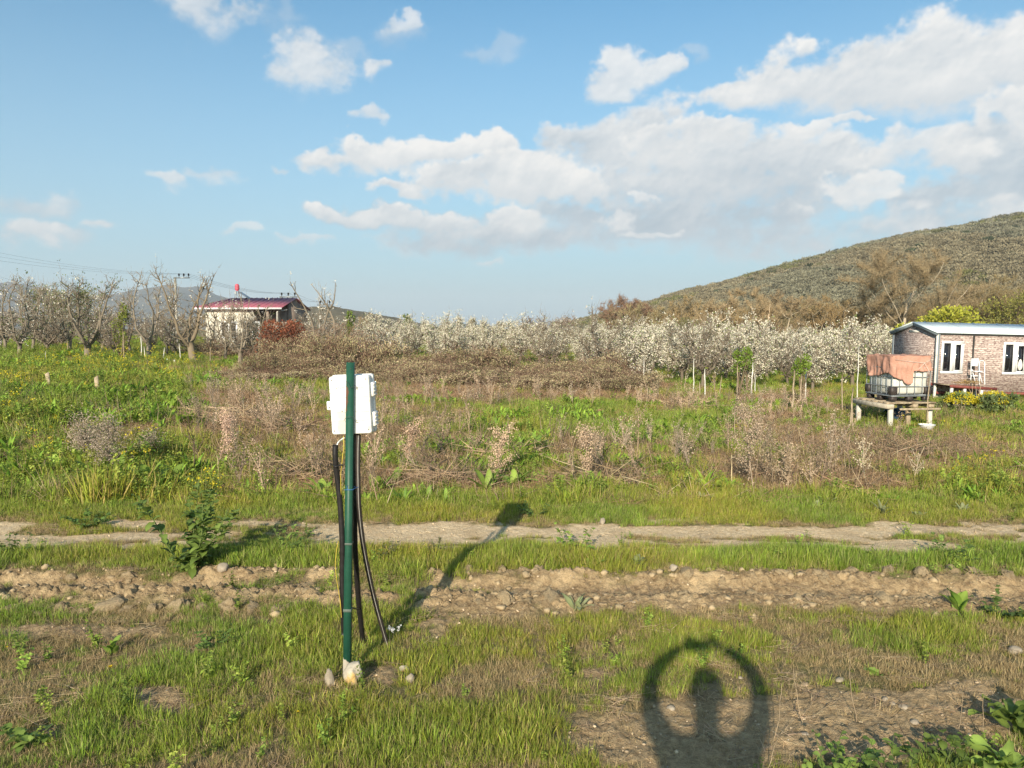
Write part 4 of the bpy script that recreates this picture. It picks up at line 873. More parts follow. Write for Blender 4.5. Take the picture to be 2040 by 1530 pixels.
mb = MB(); zb = zof(972); mb.tube([(-.025, -.003, zb), (0, -.004, zb + .001), (.0255, -.003, zb + .002), (.0275, .02, zb + .004), (.045, .045, zb + .008), (.028, .058, zb + .008), (-.025, .05, zb)], .0017, 5); mb.tube([(-.003, -.004, zb), (-.008, -.006, zb + .02), (-.004, -.008, zb + .028)], .0014, 5); mb.build('blue_cord', M_BLUE, post)
for z in (HP - .035,):
    mb = MB(); mb.tube([(.006, -.0005, z), (.006, -.003, z)], .0035, 8); mb.build('bolt_head', M_DGREY, post)
# --- white electrical box, wired to the back of the post
def rrect(w, h, r, n=5):
    out = []
    for (cx, cy, a0) in ((w - r, h - r, 0), (r - w, h - r, 90), (r - w, r - h, 180), (w - r, r - h, 270)):
        for k in range(n + 1):
            a = R(a0 + 90 * k / n); out.append((cx + r * math.cos(a), cy + r * math.sin(a)))
    return out
def rbox(mb, w, h, r, y0, y1, ins=.0):
    """rounded slab in the x-z plane from y0 (front) to y1"""
    layers = [(y0, ins + .003), (y0 + .003, ins), (y1 - .003, 0), (y1, .003)]; q = []; n = 0
    for (y, i) in layers:
        p = rrect(w - i, h - i, r); n = len(p); q += [(x, y, z) for (x, z) in p]
    f = [[k * n + j, k * n + (j + 1) % n, (k + 1) * n + (j + 1) % n, (k + 1) * n + j] for k in range(3) for j in range(n)]
    mb.poly(q, f + [list(range(n - 1, -1, -1)), list(range(3 * n, 4 * n))])
bc = P(697.5, 807, PD + .055); Wb = 40.5 / F * (PD + .06); Hb = 58.5 / F * (PD + .06)
ebox = thing('electrical_box', 'white plastic electrical box fixed behind the green post', 'electrical box', bc); ebox.rotation_euler = (0, R(-2.6), R(-3))
mb = MB(); rbox(mb, Wb, Hb, .014, 0, .075, .001); mb.build('box_body', M_WHITE, ebox, smooth=False)
mb = MB(); rbox(mb, Wb + .006, Hb + .004, .016, .0755, .112); mb.build('lid', M_WHITE, ebox)
for z in (.60, .27, -.24, -.53):
    mb = MB(); mb.box((-Wb * .93, -.0016, z * Hb - .0011), (Wb * .93, .003, z * Hb + .0011), bev=.0006); mb.build('moulded_rib', M_SEAM, ebox)
for x in (-.86, .86):
    for z in (.87, -.87):
        mb = MB(); mb.tube([(x * Wb, .002, z * Hb), (x * Wb, -.0022, z * Hb)], .0034, 8); mb.build('screw', M_DGREY, ebox)
mb = MB(); mb.tube([(-.42 * Wb, .002, -.2 * Hb), (-.42 * Wb, -.0022, -.2 * Hb)], .0034, 8); mb.build('screw', M_DGREY, ebox)
mb = MB(); rbox(mb, .016, .026, .007, .012, .022); o = mb.build('mounting_tab', M_WHITE, ebox); o.location = (-Wb - .008, 0, .0)
for z in (.011, -.011):
    mb = MB(); mb.tube([(0, .014, z), (0, .0095, z)], .0034, 8); mb.build('tab_screw', M_DGREY, o)
for z0, z1 in ((.25, .74), (-.78, -.28)):
    mb = MB(); mb.box((Wb - .004, .03, z0 * Hb), (Wb + .017, .105, z1 * Hb), bev=.003)
    for q in np.linspace(z0 + .06, z1 - .06, 4): mb.box((Wb + .0175, .034, q * Hb - .003), (Wb + .020, .1, q * Hb + .003))
    mb.build('hinge', M_WHITE, ebox)
def cable(name, pix, rad, mat, label, cat, dep, ribs=None, parent=None):
    """pixels with depths: where each stretch hangs in front of or behind the post"""
    pts = np.array([P(a, b, d) for (a, b), d in zip(pix, dep)]); n = len(pts); t = np.linspace(0, n - 1, n * 8); i = np.minimum(t.astype(int), n - 2)
    f = (t - i)[:, None]; pm = np.concatenate([[2 * pts[0] - pts[1]], pts, [2 * pts[-1] - pts[-2]]]); p0, p1, p2, p3 = pm[i], pm[i + 1], pm[i + 2], pm[i + 3]
    c = .5 * (2 * p1 + (p2 - p0) * f + (2 * p0 - 5 * p1 + 4 * p2 - p3) * f ** 2 + (3 * p1 - p0 - 3 * p2 + p3) * f ** 3)
    mb = MB(); mb.tube(c, rad, 10); o = mb.build(name, mat, parent, smooth=True)
    if label: tag(o, label, cat)
    return o, c
D = PD
cl, _ = cable('conduit', [(668,886),(668,912),(671,945),(676,985),(680,1040),(682,1090),(682,1150),(683,1200),(685,1262)], .0158, M_BLACK, 'thick black rubber conduit bent down the left side of the green post', 'conduit', [D-.01,D-.012,D,D+.005,D+.01,D+.012,D+.02,D+.03,D+.1])
c2, _ = cable('conduit', [(711,862),(711,900),(709,960),(707,1020),(707,1080),(711,1150),(716,1215),(724,1283)], .0165, M_BLACK, 'straight black conduit running down just right of the green post', 'conduit', [D+.1,D+.10,D+.11,D+.13,D+.17,D+.26,D+.36,D+.47])
c3, cc = cable('conduit', [(714,866),(713,900),(713,950),(715,1010),(722,1075),(734,1140),(749,1205),(771,1283)], .0150, M_BLACKB, 'brownish black conduit with a pale line splaying out to the right', 'conduit', [D+.065,D+.065,D+.07,D+.09,D+.15,D+.24,D+.34,D+.47])
mb = MB(); q = cc + np.array([0.0035, -.0152, 0]); mb.tube(q, .0013, 4); mb.build('pale_seam', M_WGRUB, c3)
cable('tie_wire', [(683,926),(676,927),(669,930),(664,927)], .0045, M_BLACK, 'black cable tie knotted round the left conduit', 'cable tie', [D-.015,D-.02,D-.03,D-.02])
cable('wire', [(686,872),(680,876),(674,881),(671,888)], .0040, M_WHITE, 'short white wire poking out of the left conduit under the box', 'wire', [D+.04,D+.03,D+.0,D-.01])
cable('wire', [(684,868),(685,890),(683,905),(681,925),(679,945),(679,968),(680,1000)], .0018, M_YEL, 'thin yellow wire hanging between the left conduit and the post', 'wire', [D+.02,D+.0,D-.01,D-.01,D-.005,D-.004,D+.0])
cable('wire', [(674,1078),(670,1100),(668,1125),(670,1150),(674,1175),(678,1200),(680,1230)], .0018, M_YEL, 'thin yellow wire looping out low beside the post', 'wire', [D-.01,D-.02,D-.03,D-.03,D-.02,D-.0,D+.02])
cable('cable_tie', [(697,1212),(703,1211),(710,1213),(716,1212)], .0045, M_BLACK, 'short black tie holding the straight conduit to the post', 'cable tie', [D+.03,D+.1,D+.22,D+.34])
cable('tie_wire', [(657,785),(668,776),(680,768),(690,760),(698,772),(708,768),(712,776)], .0011, M_DGREY, 'thin steel wire slung across the white box to the post', 'wire', [D+.045,D+.04,D+.03,D-.004,D+.0,D+.03,D+.05])
cable('tie_wire', [(685,838),(690,832),(700,830),(708,840),(714,842)], .0011, M_DGREY, 'short curl of wire low on the white box', 'wire', [D+.04,D-.004,D-.002,D+.04,D+.045])
# --- stones
def stone(name, loc, s, seed, mat, label, cat='stone', group=None, sub=ICO3, rough=.32, pointy=None, grit=.5):
    v, f = sub; r = np.random.default_rng(seed); o = r.random(3) * 50
    n = fbm(v[:, 0] * 1.3 + o[0], v[:, 1] * 1.3 + v[:, 2] * .9 + o[1], seed, 3) - .5; n2 = fbm(v[:, 0] * 4 + o[2], v[:, 2] * 4 + v[:, 1] * 3, seed + 1, 3) - .5
    w = v * (1 + rough * 1.6 * n + rough * grit * n2)[:, None]
    for k in range(7):                                   # broken faces
        d = r.normal(0, 1, 3); d /= np.linalg.norm(d); h = r.uniform(.55, .85); e = w @ d - h; w = w - np.outer(np.maximum(e, 0), d) * .85
    if pointy: w[:, :2] *= (1 - pointy * np.clip(w[:, 2:3] * .5 + .5, 0, 1))
    w = w * np.asarray(s); mb = MB(); mb.add(w, f, (.5, .5, .5)); ob = mb.build(name, mat); ob.location = loc; return tag(ob, label, cat, group)
g = G(703, 1362); stone('stone', g + [0, 0, .055], (.060, .048, .092), 3, M_STONE2, 'big jagged pale stone with an ochre patch leaning on the post foot', pointy=.2, rough=.7)
g = G(657, 1366); stone('stone', g + [0, 0, .035], (.034, .028, .056), 4, M_STONE, 'pale pointed stone standing just left of the post foot', pointy=.25, rough=.7)
g = G(817, 1358); stone('stone', g + [0, 0, .02], (.028, .024, .03), 5, M_STONE, 'small pale stone on the earth right of the post')
g = G(806, 1336); stone('stone', g + [0, 0, .01], (.040, .03, .024), 6, M_STONE2, 'flat yellowish stone half buried right of the post')
g = G(1200, 1046); stone('stone', g + [0, 0, .03], (.035, .03, .045), 7, M_STONE, 'white upright stone on the far edge of the track')
g = G(1342, 1142); stone('stone', g + [0, 0, .05], (.035, .03, .03), 8, M_STONE, 'white stone lying on the clods right of the middle')
for k, (px, py) in enumerate(((445, 1160), (443, 1165))[:1]):
    g = G(px, py); stone('stone', g + [0, 0, .04], (.05, .04, .05), 9, mat_basic('grey_stone', (.30, .25, .19), .95, .1, bump=.6), 'rounded grey stone in the grass above the rut at the left')
for k, (px, py, s, lb) in enumerate(((1672,1358,.030,'pale pebble on the bare earth right of the shadow'),(1800,1412,.030,'pale flat stone among the chips on the bare earth'),(1822,1442,.026,'whitish oval stone low on the bare earth'),(1604,1466,.024,'pale angular stone right of the shadow'),(1475,1352,.016,'tiny white stone inside the ring of shadow'),(1336,1414,.028,'pale stone in the left arm of the shadow'),(2022,1300,.05,'brownish stone at the right edge'),(1762,1395,.022,'small pale stone in the row of chips'),(1778,1404,.02,'smallest pale stone in the row of chips'),(905,1165,.022,'buff stone in the rut right of the post'),(1262,1202,.030,'yellowish stone on the near edge of the rut'))):
    g = G(px, py); stone('stone', g + [0, 0, s * .3], (s, s * .8, s * .6), 20 + k, M_STONE, lb, sub=ICO2)
# --- lumps of dry earth along the rut
r_ = np.random.default_rng(21)
CL = [(140,1166,.075),(185,1170,.05),(258,1166,.10),(395,1166,.07),(620,1172,.13),(608,1180,.08),(935,1160,.10),(1000,1160,.08),(1045,1150,.085),(1072,1158,.09),(1130,1160,.05),(1370,1142,.12),(1440,1150,.07),(1500,1146,.09),(1560,1146,.11),(1640,1150,.10),(1700,1140,.12),(1770,1142,.12),(1840,1146,.11),(1900,1142,.13),(1950,1146,.12),(2010,1150,.1),
      (20,1222,.13),(70,1230,.10),(120,1215,.12),(165,1225,.10),(215,1212,.13),(250,1218,.10),(300,1216,.12),(350,1212,.13),(400,1215,.11),(455,1212,.12),(500,1216,.10),(560,1220,.10),(605,1220,.08),(955,1204,.09),(1005,1196,.11),(1050,1202,.10),(1095,1196,.12),(1140,1198,.08),(1180,1192,.07),(1360,1190,.10),(1500,1188,.08),(1590,1196,.09),(1640,1188,.10),(1700,1200,.09),(1760,1196,.12),(1830,1200,.10),(1890,1190,.09)]
PROTO = []
for k in range(6): PROTO.append(stone('dirt_clod', (0, 0, -5), (1, 1, 1), 400 + k, M_SOILC, 'x', 'clod', sub=ICO4, rough=.75, grit=1.3))
for k, (px, py, s) in enumerate(CL):
    far = py < 1180; s *= .50 + .25 * r_.random(); o = PROTO[k % 6].copy(); COL.objects.link(o); o.location = G(px, py) + np.array([0, .02, -s * .05]); o.scale = (s * r_.uniform(.9, 1.3), s, s * r_.uniform(.55, .85)); o.rotation_euler = (r_.normal(0, .3), r_.normal(0, .3), r_.random() * 6.28)
    o['label'] = 'lump of dry earth on the far edge of the rut' if far else 'lump of dry earth thrown up along the near edge of the rut'; o['group'] = 'earth lumps on the far edge of the rut' if far else 'earth lumps on the near edge of the rut'
for o in PROTO: bpy.data.objects.remove(o)
mb = MB(); n = 700; xx = r_.uniform(-5.5, 5.5, n); yy = rut_y(xx) + np.where(r_.random(n) < .65, r_.normal(-.28, .15, n), r_.normal(.3, .07, n)); v, f = ICO
for x, y in zip(xx, yy):
    s = .008 + .028 * r_.random() ** 2.5; w = v * (1 + .9 * (r_.random((len(v), 1)) - .5)) * s * [1, 1, .75] + [x, y, float(gz(x, y)) + s * .35]; mb.add(w, f)
tag(mb.build('earth_crumbs', M_SOILC), kind='stuff')
# ------------------------------------------------------------------ foreground and field plants
def plant(name, label, px, py, parts, cat='plant', sc=1.0, rz=0.0, group=None, loc=None):
    t = thing(name, label, cat, G(px, py) if loc is None else loc, rz, group)
    for nm, mb, mt in parts:
        q = mb.build(nm, mt, t)
        if nm in ('seed_whorls', 'flowers'): q['kind'] = 'stuff'
    t.scale = (sc,) * 3; return t
def dock(seed, n=9, L=.34, w=.05, p0=.7, p1=1.45, cols=((.21,.30,.05),(.24,.33,.06),(.17,.26,.045))):
    r = np.random.default_rng(seed); mb = MB()
    for k in range(n):
        mb.bigleaf((r.normal(0, .015), r.normal(0, .015), -.01), r.random() * 6.283, L * r.uniform(.6, 1.1), w * r.uniform(.8, 1.2), r.uniform(p0, p1), r.uniform(.3, 1.1), np.array(cols[r.integers(0, len(cols))]) * r.uniform(.85, 1.15), 8, .14, seed * 31 + k)
    return mb
for k, (px, py, L, n, w, lb) in enumerate(((180,962,.36,8,.075,'broad leaved dock at the foot of the dead bush at the left'),(298,985,.40,7,.075,'tall upright dock leaves right of the dead bush'),(352,972,.30,5,.085,'dock with one wide bright leaf, next to the tall upright one'),(262,985,.24,6,.05,'small dock between the dead bush and the tall dock'),
        (640,990,.30,6,.055,'dock plant just left of the black conduit'),(752,985,.30,7,.05,'dock plant just right of the white box post'),(790,968,.26,5,.05,'smaller dock leaning right of the conduits'),(855,1000,.17,7,.03,'low dock at the field edge right of the post'),(890,1002,.17,6,.028,'low dock beside the other low one at the field edge'),
        (968,982,.36,6,.045,'upright bright dock left of the dark clump'),(1025,970,.30,13,.045,'dark green dock clump below the dead stalk'),(1068,905,.34,16,.05,'large dark dock clump in the middle of the field'),(800,905,.28,9,.045,'dock clump behind the conduits in the field'),(1905,1215,.22,8,.05,'broad leaved weed at the right edge above the turf'),(225,1300,.20,6,.03,'flat leaved weed in the turf at the lower left'),
        (1185,1135,.18,6,.03,'short leafy dock in the grass strip between the tracks'))):
    plant('dock_plant', lb, px, py, [('leaves', dock(500 + k, n, L * (1.15 if py < 1010 else .8), w * (1.05 if py < 1010 else .75)), M_PLANT)])
GREY = ((.25,.27,.14),(.29,.31,.165),(.22,.25,.12))
for k, (px, py, L) in enumerate(((1400,1003,.16),(1420,1005,.15),(1345,998,.12),(1645,1010,.17),(1625,1015,.14),(1757,1025,.20),(1690,1000,.13),(1268,1128,.15),(1830,1030,.12),(1150,1215,.17),(1210,992,.13),(1916,1022,.14))):
    plant('grey_leaved_plant', ['silvery rosette left of the two at the field edge','silvery rosette beside its twin at the field edge','small silvery rosette furthest left on the field edge','silvery upright rosette at the right field edge','smaller silvery rosette next to the upright one','biggest silvery rosette standing on the edge of the track','small silvery rosette behind the biggest one','silvery rosette on the brink of the rut','silvery rosette right of the biggest one','greyish rosette growing from the near clods','small silvery rosette below the pale dead stalk','silvery rosette far right along the track edge'][k], px, py, [('leaves', dock(540 + k, 9, L, .022, .7, 1.5, GREY), M_PLANT)])
def mustard(seed, h, spread, n, ls, cols, fl=0, stems=7):
    r = np.random.default_rng(seed); S_, L, Fm = MB(), MB(), MB()
    for k in range(stems):
        a = r.random() * 6.283; d = np.array([math.cos(a) * spread, math.sin(a) * spread, h * r.uniform(.75, 1.1)]); pts, dd = wander(r, (0, 0, -.02), d, np.linalg.norm(d) * r.uniform(.8, 1.05), 7, .10, .05)
        S_.tube(pts, np.linspace(.006, .002, 8) * (h / .6 + .2), 5, (.15, .20, .06), cap=False); m = n // stems
        for j in range(m):
            t = r.uniform(.06, 1); p, q = along(pts, t); y = r.random() * 6.283
            L.bigleaf(p, y, ls * r.uniform(.5, 1.2) * (1.25 - .7 * t), ls * .27 * r.uniform(.8, 1.2), r.uniform(-.1, .9), r.uniform(.3, 1.2), np.array(cols[r.integers(0, len(cols))]) * r.uniform(.8, 1.2), 4, .15, seed + j)
        if fl:
            q = pts[-1] + r.normal(0, .03, (fl, 3)) * h * 1.6; Fm.leaves(q, r.normal(0, 1, (fl, 3)), r.normal(0, 1, (fl, 3)), .022, .009, np.array([.62, .50, .03]) * r.uniform(.85, 1.15, (fl, 1)))
    out = [('stems', S_, M_PLANT), ('leaves', L, M_PLANT)]
    if fl: out.append(('flowers', Fm, M_PETAL))
    return out
MC = ((.15,.215,.045),(.18,.25,.055),(.12,.18,.04))
plant('mustard_plant', 'tall leafy mustard plant growing between the two tracks left of the post', 380, 1152, mustard(31, .52, .32, 300, .10, MC, 0, 9), sc=1.25)
plant('mustard_plant', 'yellow flowering mustard at the lower left corner of the field', 408, 1008, mustard(32, .42, .14, 80, .07, MC, 12, 8))
plant('mustard_plant', 'bushy weed on the near edge of the track beside the post', 575, 1110, mustard(33, .28, .22, 110, .07, MC, 0, 9))
plant('leafy_weed', 'dark leafy weed clump on the far edge of the track at the left', 175, 1052, mustard(34, .15, .28, 130, .07, ((.10,.165,.04),(.12,.19,.045)), 0, 10))
plant('leafy_weed', 'dark weed clump on the far edge of the track by the post shadow', 1065, 1030, mustard(35, .12, .22, 90, .06, ((.10,.165,.04),(.13,.2,.045)), 0, 9))
plant('leafy_weed', 'leafy weed at the far left between the two tracks', 30, 1115, mustard(36, .22, .18, 90, .07, MC, 0, 8))
plant('leafy_weed', 'low leafy weed at the near end of the gravel patch', 430, 1290, mustard(37, .10, .16, 110, .05, ((.13,.20,.045),(.15,.23,.05)), 0, 8))
plant('leafy_weed', 'bright leafy weed at the right end of the strip between the tracks', 1900, 1120, mustard(38, .20, .24, 110, .07, MC, 0, 9))
plant('leafy_weed', 'bright leafy hummock in the strip between the tracks', 1150, 1095, mustard(39, .16, .3, 130, .07, ((.17,.26,.045),(.20,.28,.05)), 0, 10))
plant('leafy_weed', 'dusty brownish weed right of the conduits on the track edge', 775, 1120, mustard(40, .20, .15, 70, .05, ((.16,.155,.07),(.19,.17,.09)), 0, 8))
plant('leafy_weed', 'dusty sparse weed on the track edge left of the shadow', 870, 1110, mustard(41, .20, .12, 50, .05, ((.16,.155,.07),(.19,.17,.09)), 0, 7))
plant('leafy_weed', 'leafy weed low in the right corner of the turf', 1985, 1225, mustard(42, .13, .25, 110, .06, ((.11,.17,.045),(.13,.2,.045)), 0, 9))
plant('leafy_weed', 'leafy weed growing at the bottom edge right of the shadow', 1700, 1545, mustard(43, .12, .16, 80, .06, ((.15,.23,.045),(.18,.26,.05)), 0, 8))
plant('leafy_weed', 'leafy weed growing at the bottom edge further right', 1860, 1540, mustard(44, .16, .2, 90, .07, MC, 0, 8))
plant('leafy_weed', 'taller leafy weed at the very bottom edge right of the shadow', 1650, 1572, mustard(71, .22, .14, 90, .06, MC, 0, 8))
plant('leafy_weed', 'tall leafy weed cut off by the bottom edge between two smaller ones', 1775, 1575, mustard(72, .24, .16, 90, .065, MC, 0, 8))
plant('leafy_weed', 'leafy weed at the lower left corner of the picture', 60, 1480, mustard(45, .12, .12, 46, .08, MC, 0, 6))
plant('round_leaved_plant', 'little plant with two round bright leaves on the bare earth', 1745, 1345, [('leaves', dock(46, 5, .075, .034, .5, 1.1, ((.22,.32,.06),(.25,.36,.07))), M_PLANT)])
def thistle(seed, n, L):
    mb = MB(); r = np.random.default_rng(seed)
    for k in range(n):
        y = r.random() * 6.283; mb.bigleaf((0, 0, r.uniform(0, .10)), y, L * r.uniform(.7, 1.1), L * .16, r.uniform(.3, 1.2), r.uniform(.4, 1.3), np.array([.17, .24, .05]) * r.uniform(.75, 1.25), 9, .5, k)
    return mb
plant('thistle', 'big leaved thistle at the right edge throwing a dark shadow', 2020, 1462, [('leaves', thistle(47, 15, .20), M_PLANT)])
plant('thistle', 'broad leaved thistle at the bottom right corner', 2000, 1550, [('leaves', thistle(48, 14, .19), M_PLANT)])
for k, (px, py) in enumerate(((219, 1352), (592, 1437), (13, 1305))):
    mb, Sx = MB(), MB(); h = .07; Sx.tube([(0, 0, -.01), (.004, 0, h * .6), (.006, 0, h)], .0022, 5, (.16, .2, .06)); m = 40; a = rng.random(m) * 6.283; mb.leaves(np.tile([.006, 0, h], (m, 1)), np.stack([np.cos(a), np.sin(a), rng.uniform(.1, .8, m)], 1), np.tile([0, 0, 1.0], (m, 1)), .015, .003, (.66, .49, .02))
    plant('dandelion', ['yellow dandelion in the turf left of the post', 'small dandelion near the bottom left of the post', 'dandelion at the far left edge of the turf'][k], px, py, [('stem', Sx, M_PLANT), ('flower', mb, M_PETAL)], 'flower', 1.0 if k == 0 else .7)
# seed heads in white by the conduits
mb = MB()
for (px, py) in ((776, 1252), (783, 1256), (793, 1250)):
    c = G(px, 1290) * 0; p = P(px, py, G(px, 1285)[1]); mb.twigs([[p[0], p[1], float(gz(p[0], p[1]))]], [p], .0018, (.3, .27, .18)); q = p + rng.normal(0, .006, (22, 3)); mb.leaves(q, rng.normal(0, 1, (22, 3)), rng.normal(0, 1, (22, 3)), .014, .005, (.62, .62, .62))
tag(mb.build('seed_head', M_PETAL), 'fluffy white seed heads on thin stalks behind the splayed conduit', 'seed heads')
def deadstalk(seed, h, rad, n, col=(.37, .27, .19), lean=(0, 0), side=8):
    """a dead dock: upright brown stem crowded with papery seed whorls"""
    r = np.random.default_rng(seed); Sx, K = MB(), MB(); col = np.array(col)
    pts, d = wander(r, (0, 0, -.03), (lean[0], lean[1], 1), h, 9, .06, .0); Sx.tube(pts, np.linspace(.008, .003, 10), 5, col * .9, cap=False); lines = [pts]
    for k in range(side):
        p, q = along(pts, r.uniform(.25, .9)); v = perp(r, q, .9); b, _ = wander(r, p, v, h * r.uniform(.15, .38), 5, .1, .12); Sx.tube(b, np.linspace(.005, .002, 6), 4, col * .9, cap=False); lines.append(b)
    for l in lines:
        m = int(n / len(lines)); t = r.uniform(.1, 1, m); k = np.minimum((t * (len(l) - 1)).astype(int), len(l) - 2); f = (t * (len(l) - 1) - k)[:, None]; p = l[k] * (1 - f) + l[k + 1] * f + r.normal(0, rad, (m, 3))
        K.leaves(p, r.normal(0, 1, (m, 3)), r.normal(0, 1, (m, 3)), r.uniform(.012, .028, m), .008, col * r.uniform(.7, 1.35, (m, 1)))
    return [('stem', Sx, M_DRY), ('seed_whorls', K, M_DRY)]
TAN = (.40, .30, .20)
for k, (px, py, tp, rad, n, lean, lb, c) in enumerate(((1165,968,845,.034,1500,(.02,0),'pale dead dock stalk standing in the middle of the field',(.50,.37,.26)),(805,945,830,.03,1300,(.22,0),'leaning brown dead stalk right of the white box',(.54,.38,.27)),(985,960,850,.03,1300,(.20,.05),'leaning dead stalk above the upright bright dock',(.52,.38,.27)),(430,945,825,.035,1300,(.22,0),'brown dead stalk leaning right above the yellow mustard',(.46,.32,.24)),
        (1500,985,795,.04,2000,(-.02,0),'tallest dead stalk at the right side of the field',(.48,.37,.27)),(1568,985,880,.03,700,(0,0),'shorter dead stalk right of the tallest one',(.38,.29,.2)),(1540,975,860,.05,700,(.1,.1),'bushy dead stalk between the tallest and the shorter one',(.33,.26,.18)),(388,960,800,.008,120,(-.03,0),'single thin dark stem standing above the yellow mustard',(.2,.14,.10)),
        (1270,905,790,.03,420,(.05,0),'thin dead stalk in front of the round green clump',TAN),(1820,960,880,.014,160,(.05,0),'thin pale stalk at the right of the field',(.5,.42,.3)),(1725,965,860,.016,200,(-.05,0),'thin pale stalk below the tank stand',(.5,.42,.3)))):
    g = G(px, py); hh = P(px, tp, g[1])[2] - g[2]; plant('dead_stalk', lb, px, py, deadstalk(560 + k, hh, rad, n, c, lean), 'dead plant')
for k, (px, py, tp, lb) in enumerate(((175,930,835,'grey brown dead bush behind the dock at the left'),(222,962,832,'taller grey brown dead bush right of its neighbour'),(300,930,870,'low spreading dead bush beside the taller ones'))):
    g = G(px, py); hh = P(px, tp, g[1])[2] - g[2]; plant('dead_bush', lb, px, py, deadstalk(590 + k, hh, .085, 2600, (.30,.245,.19), (.05 * (k - 1), 0), 22), 'dead plant')
for k, (px, py, n, s, lb) in enumerate(((470,838,110,1.0,'tangle of pale dead stems left of the white box'),(1000,915,90,.9,'brown tangle of stems beside the large dark dock'),(600,960,120,.8,'reddish brown heap of cut stems left of the conduits'),(900,965,120,.8,'reddish brown heap of cut stems right of the conduits'),(1200,965,120,.75,'brown heap of cut stems under the pale dead stalk'),(1800,915,90,.8,'pale flattened stems at the right side of the field'),(1370,815,90,1.0,'grey mat of dead stems behind the round green clump'),(560,865,90,.9,'brown tangle of stems just left of the white box'),(870,850,90,.9,'brown tangle of stems right of the white box'))):
    mb = stalk_heap(int(n * 1.4), .22, [tuple(min(1, q * 1.45) for q in c) for c in BROWNS + (STRAWS if k % 2 == 0 else BROWNS)]); plant('stalk_heap', lb, px, py, [('stems', mb, M_DRY)], 'dead stems', s)
for k, (px, py, W_, h, lb) in enumerate(((1010,838,.62,.3,'bright green weed clump left of the brown gap in the field'),(1130,838,.85,.3,'bright green weed clump right of the brown gap in the field'),(1262,862,.75,.34,'round bright green weed clump in the middle right of the field'),(1412,850,.7,.28,'green weed clump behind the tallest dead stalk'),(905,905,.5,.22,'bright green weed clump right of the leaning stalk'))):
    mb = MB()
    for q in range(110):
        a, rr = rng.random() * 6.283, W_ * rng.random() ** .5; mb.bigleaf((rr * math.cos(a), rr * math.sin(a) * .9, rng.uniform(0, h * .55)), rng.random() * 6.283, rng.uniform(.14, .30), rng.uniform(.018, .032), rng.uniform(.3, 1.3), rng.uniform(.6, 1.5), np.array([(.22,.33,.04),(.25,.36,.05),(.18,.29,.035)][q % 3]) * rng.uniform(.85, 1.15), 5, .1, q)
    plant('weed_clump', lb, px, py, [('leaves', mb, M_PLANT)])
# thin dry stems over the bare earth at the lower right
for k, (px, py, dx, h, lb) in enumerate(((1540,1480,.06,.24,'thin dry stem rising from the right arm of the shadow'),(1600,1450,-.05,.26,'thin dark stem standing right of the shadow'),(1706,1440,.03,.30,'thin dry stem behind the round leaved plant'),(1622,1420,.2,.14,'forked dry stem lying on the bare earth'),(1530,1540,.02,.2,'thin pale stem at the bottom edge by the shadow'),(1960,1470,-.05,.25,'thin dry stem in front of the thistle'),(1900,1480,.08,.22,'pale dry stem left of the thistle'))):
    mb = MB(); pts, _ = wander(np.random.default_rng(700 + k), (0, 0, -.01), (dx * 3, .1, h * 3), h * 1.2, 7, .12, 0); mb.tube(pts, np.linspace(.0024, .0012, 8), 4, (.34, .26, .17), cap=False)
    for q in range(5):
        p, d = along(pts, rng.uniform(.3, .95)); mb.twigs([p], [p + perp(rng, d, .3) * rng.uniform(.05, .12)], .0012, (.36, .28, .18))
    plant('dry_stem', lb, px, py, [('twigs', mb, M_DRY)], 'dead plant')
# ------------------------------------------------------------------ cabin, tank, house, poles
def mat_brick():
    m = bpy.data.materials.new('stone_print_panel'); m.use_nodes = True; T = NT(m.node_tree); co = T.n('ShaderNodeTexCoord').outputs['Object']
    s = T.n('ShaderNodeSeparateXYZ', i={0: co}); n0 = T.noise(co, 3.0, 3, .6, col=True)
    u = T.m('ADD', s.outputs[0], s.outputs[1]); v = T.n('ShaderNodeCombineXYZ', i={0: u, 1: s.outputs[2]}).outputs[0]
    v = T.v('ADD', v, T.v('MULTIPLY', T.v('SUBTRACT', n0, (.5, .5, .5)), (.05, .035, 0)))
    b = T.n('ShaderNodeTexBrick', offset=.5, squash=1.6, squash_frequency=3, i={'Vector': v, 'Color1': (.60, .48, .42, 1), 'Color2': (.20, .135, .12, 1), 'Mortar': (.10, .07, .065, 1), 'Scale': 1.0, 'Mortar Size': .008, 'Mortar Smooth': .3, 'Bias': -.1, 'Brick Width': .25, 'Row Height': .075})
    n = T.noise(T.v('MULTIPLY', v, (1, 3, 1)), 9, 5, .65); c = T.mix(T.mr(n, .42, .60), T.mix(.5, b.outputs[0], (.16, .10, .095)), T.mix(.42, b.outputs[0], (.74, .65, .58)))
    bp = T.n('ShaderNodeBump', i={'Strength': .6, 'Distance': .012, 'Height': T.m('ADD', T.m('MULTIPLY', b.outputs[1], -1), T.m('MULTIPLY', n, .6))})
    p = T.n('ShaderNodeBsdfPrincipled', i={'Base Color': c, 'Roughness': .8, 'Specular IOR Level': .2, 'Normal': bp.outputs[0]})
    T.n('ShaderNodeOutputMaterial', i={0: p.outputs[0]}); return m
M_BRICK = mat_brick()
M_GREY = mat_basic('grey_metal_trim', (.17, .20, .22), .5, .4, (4, .12)); M_ROOFW = mat_basic('pale_sheet_roof', (.66, .74, .76), .4, .4, (2, .06))
M_UPVC = mat_basic('white_window_plastic', (.80, .80, .80), .4, .4, (3, .03)); M_GLASS = mat_basic('dark_glass', (.012, .012, .015), .06, .6, (2, .1))
M_REDB = mat_basic('red_brown_steel', (.20, .055, .045), .6, .3, (6, .25)); M_CREAM = mat_basic('cream_panel', (.62, .58, .46), .6, .3, (3, .1))
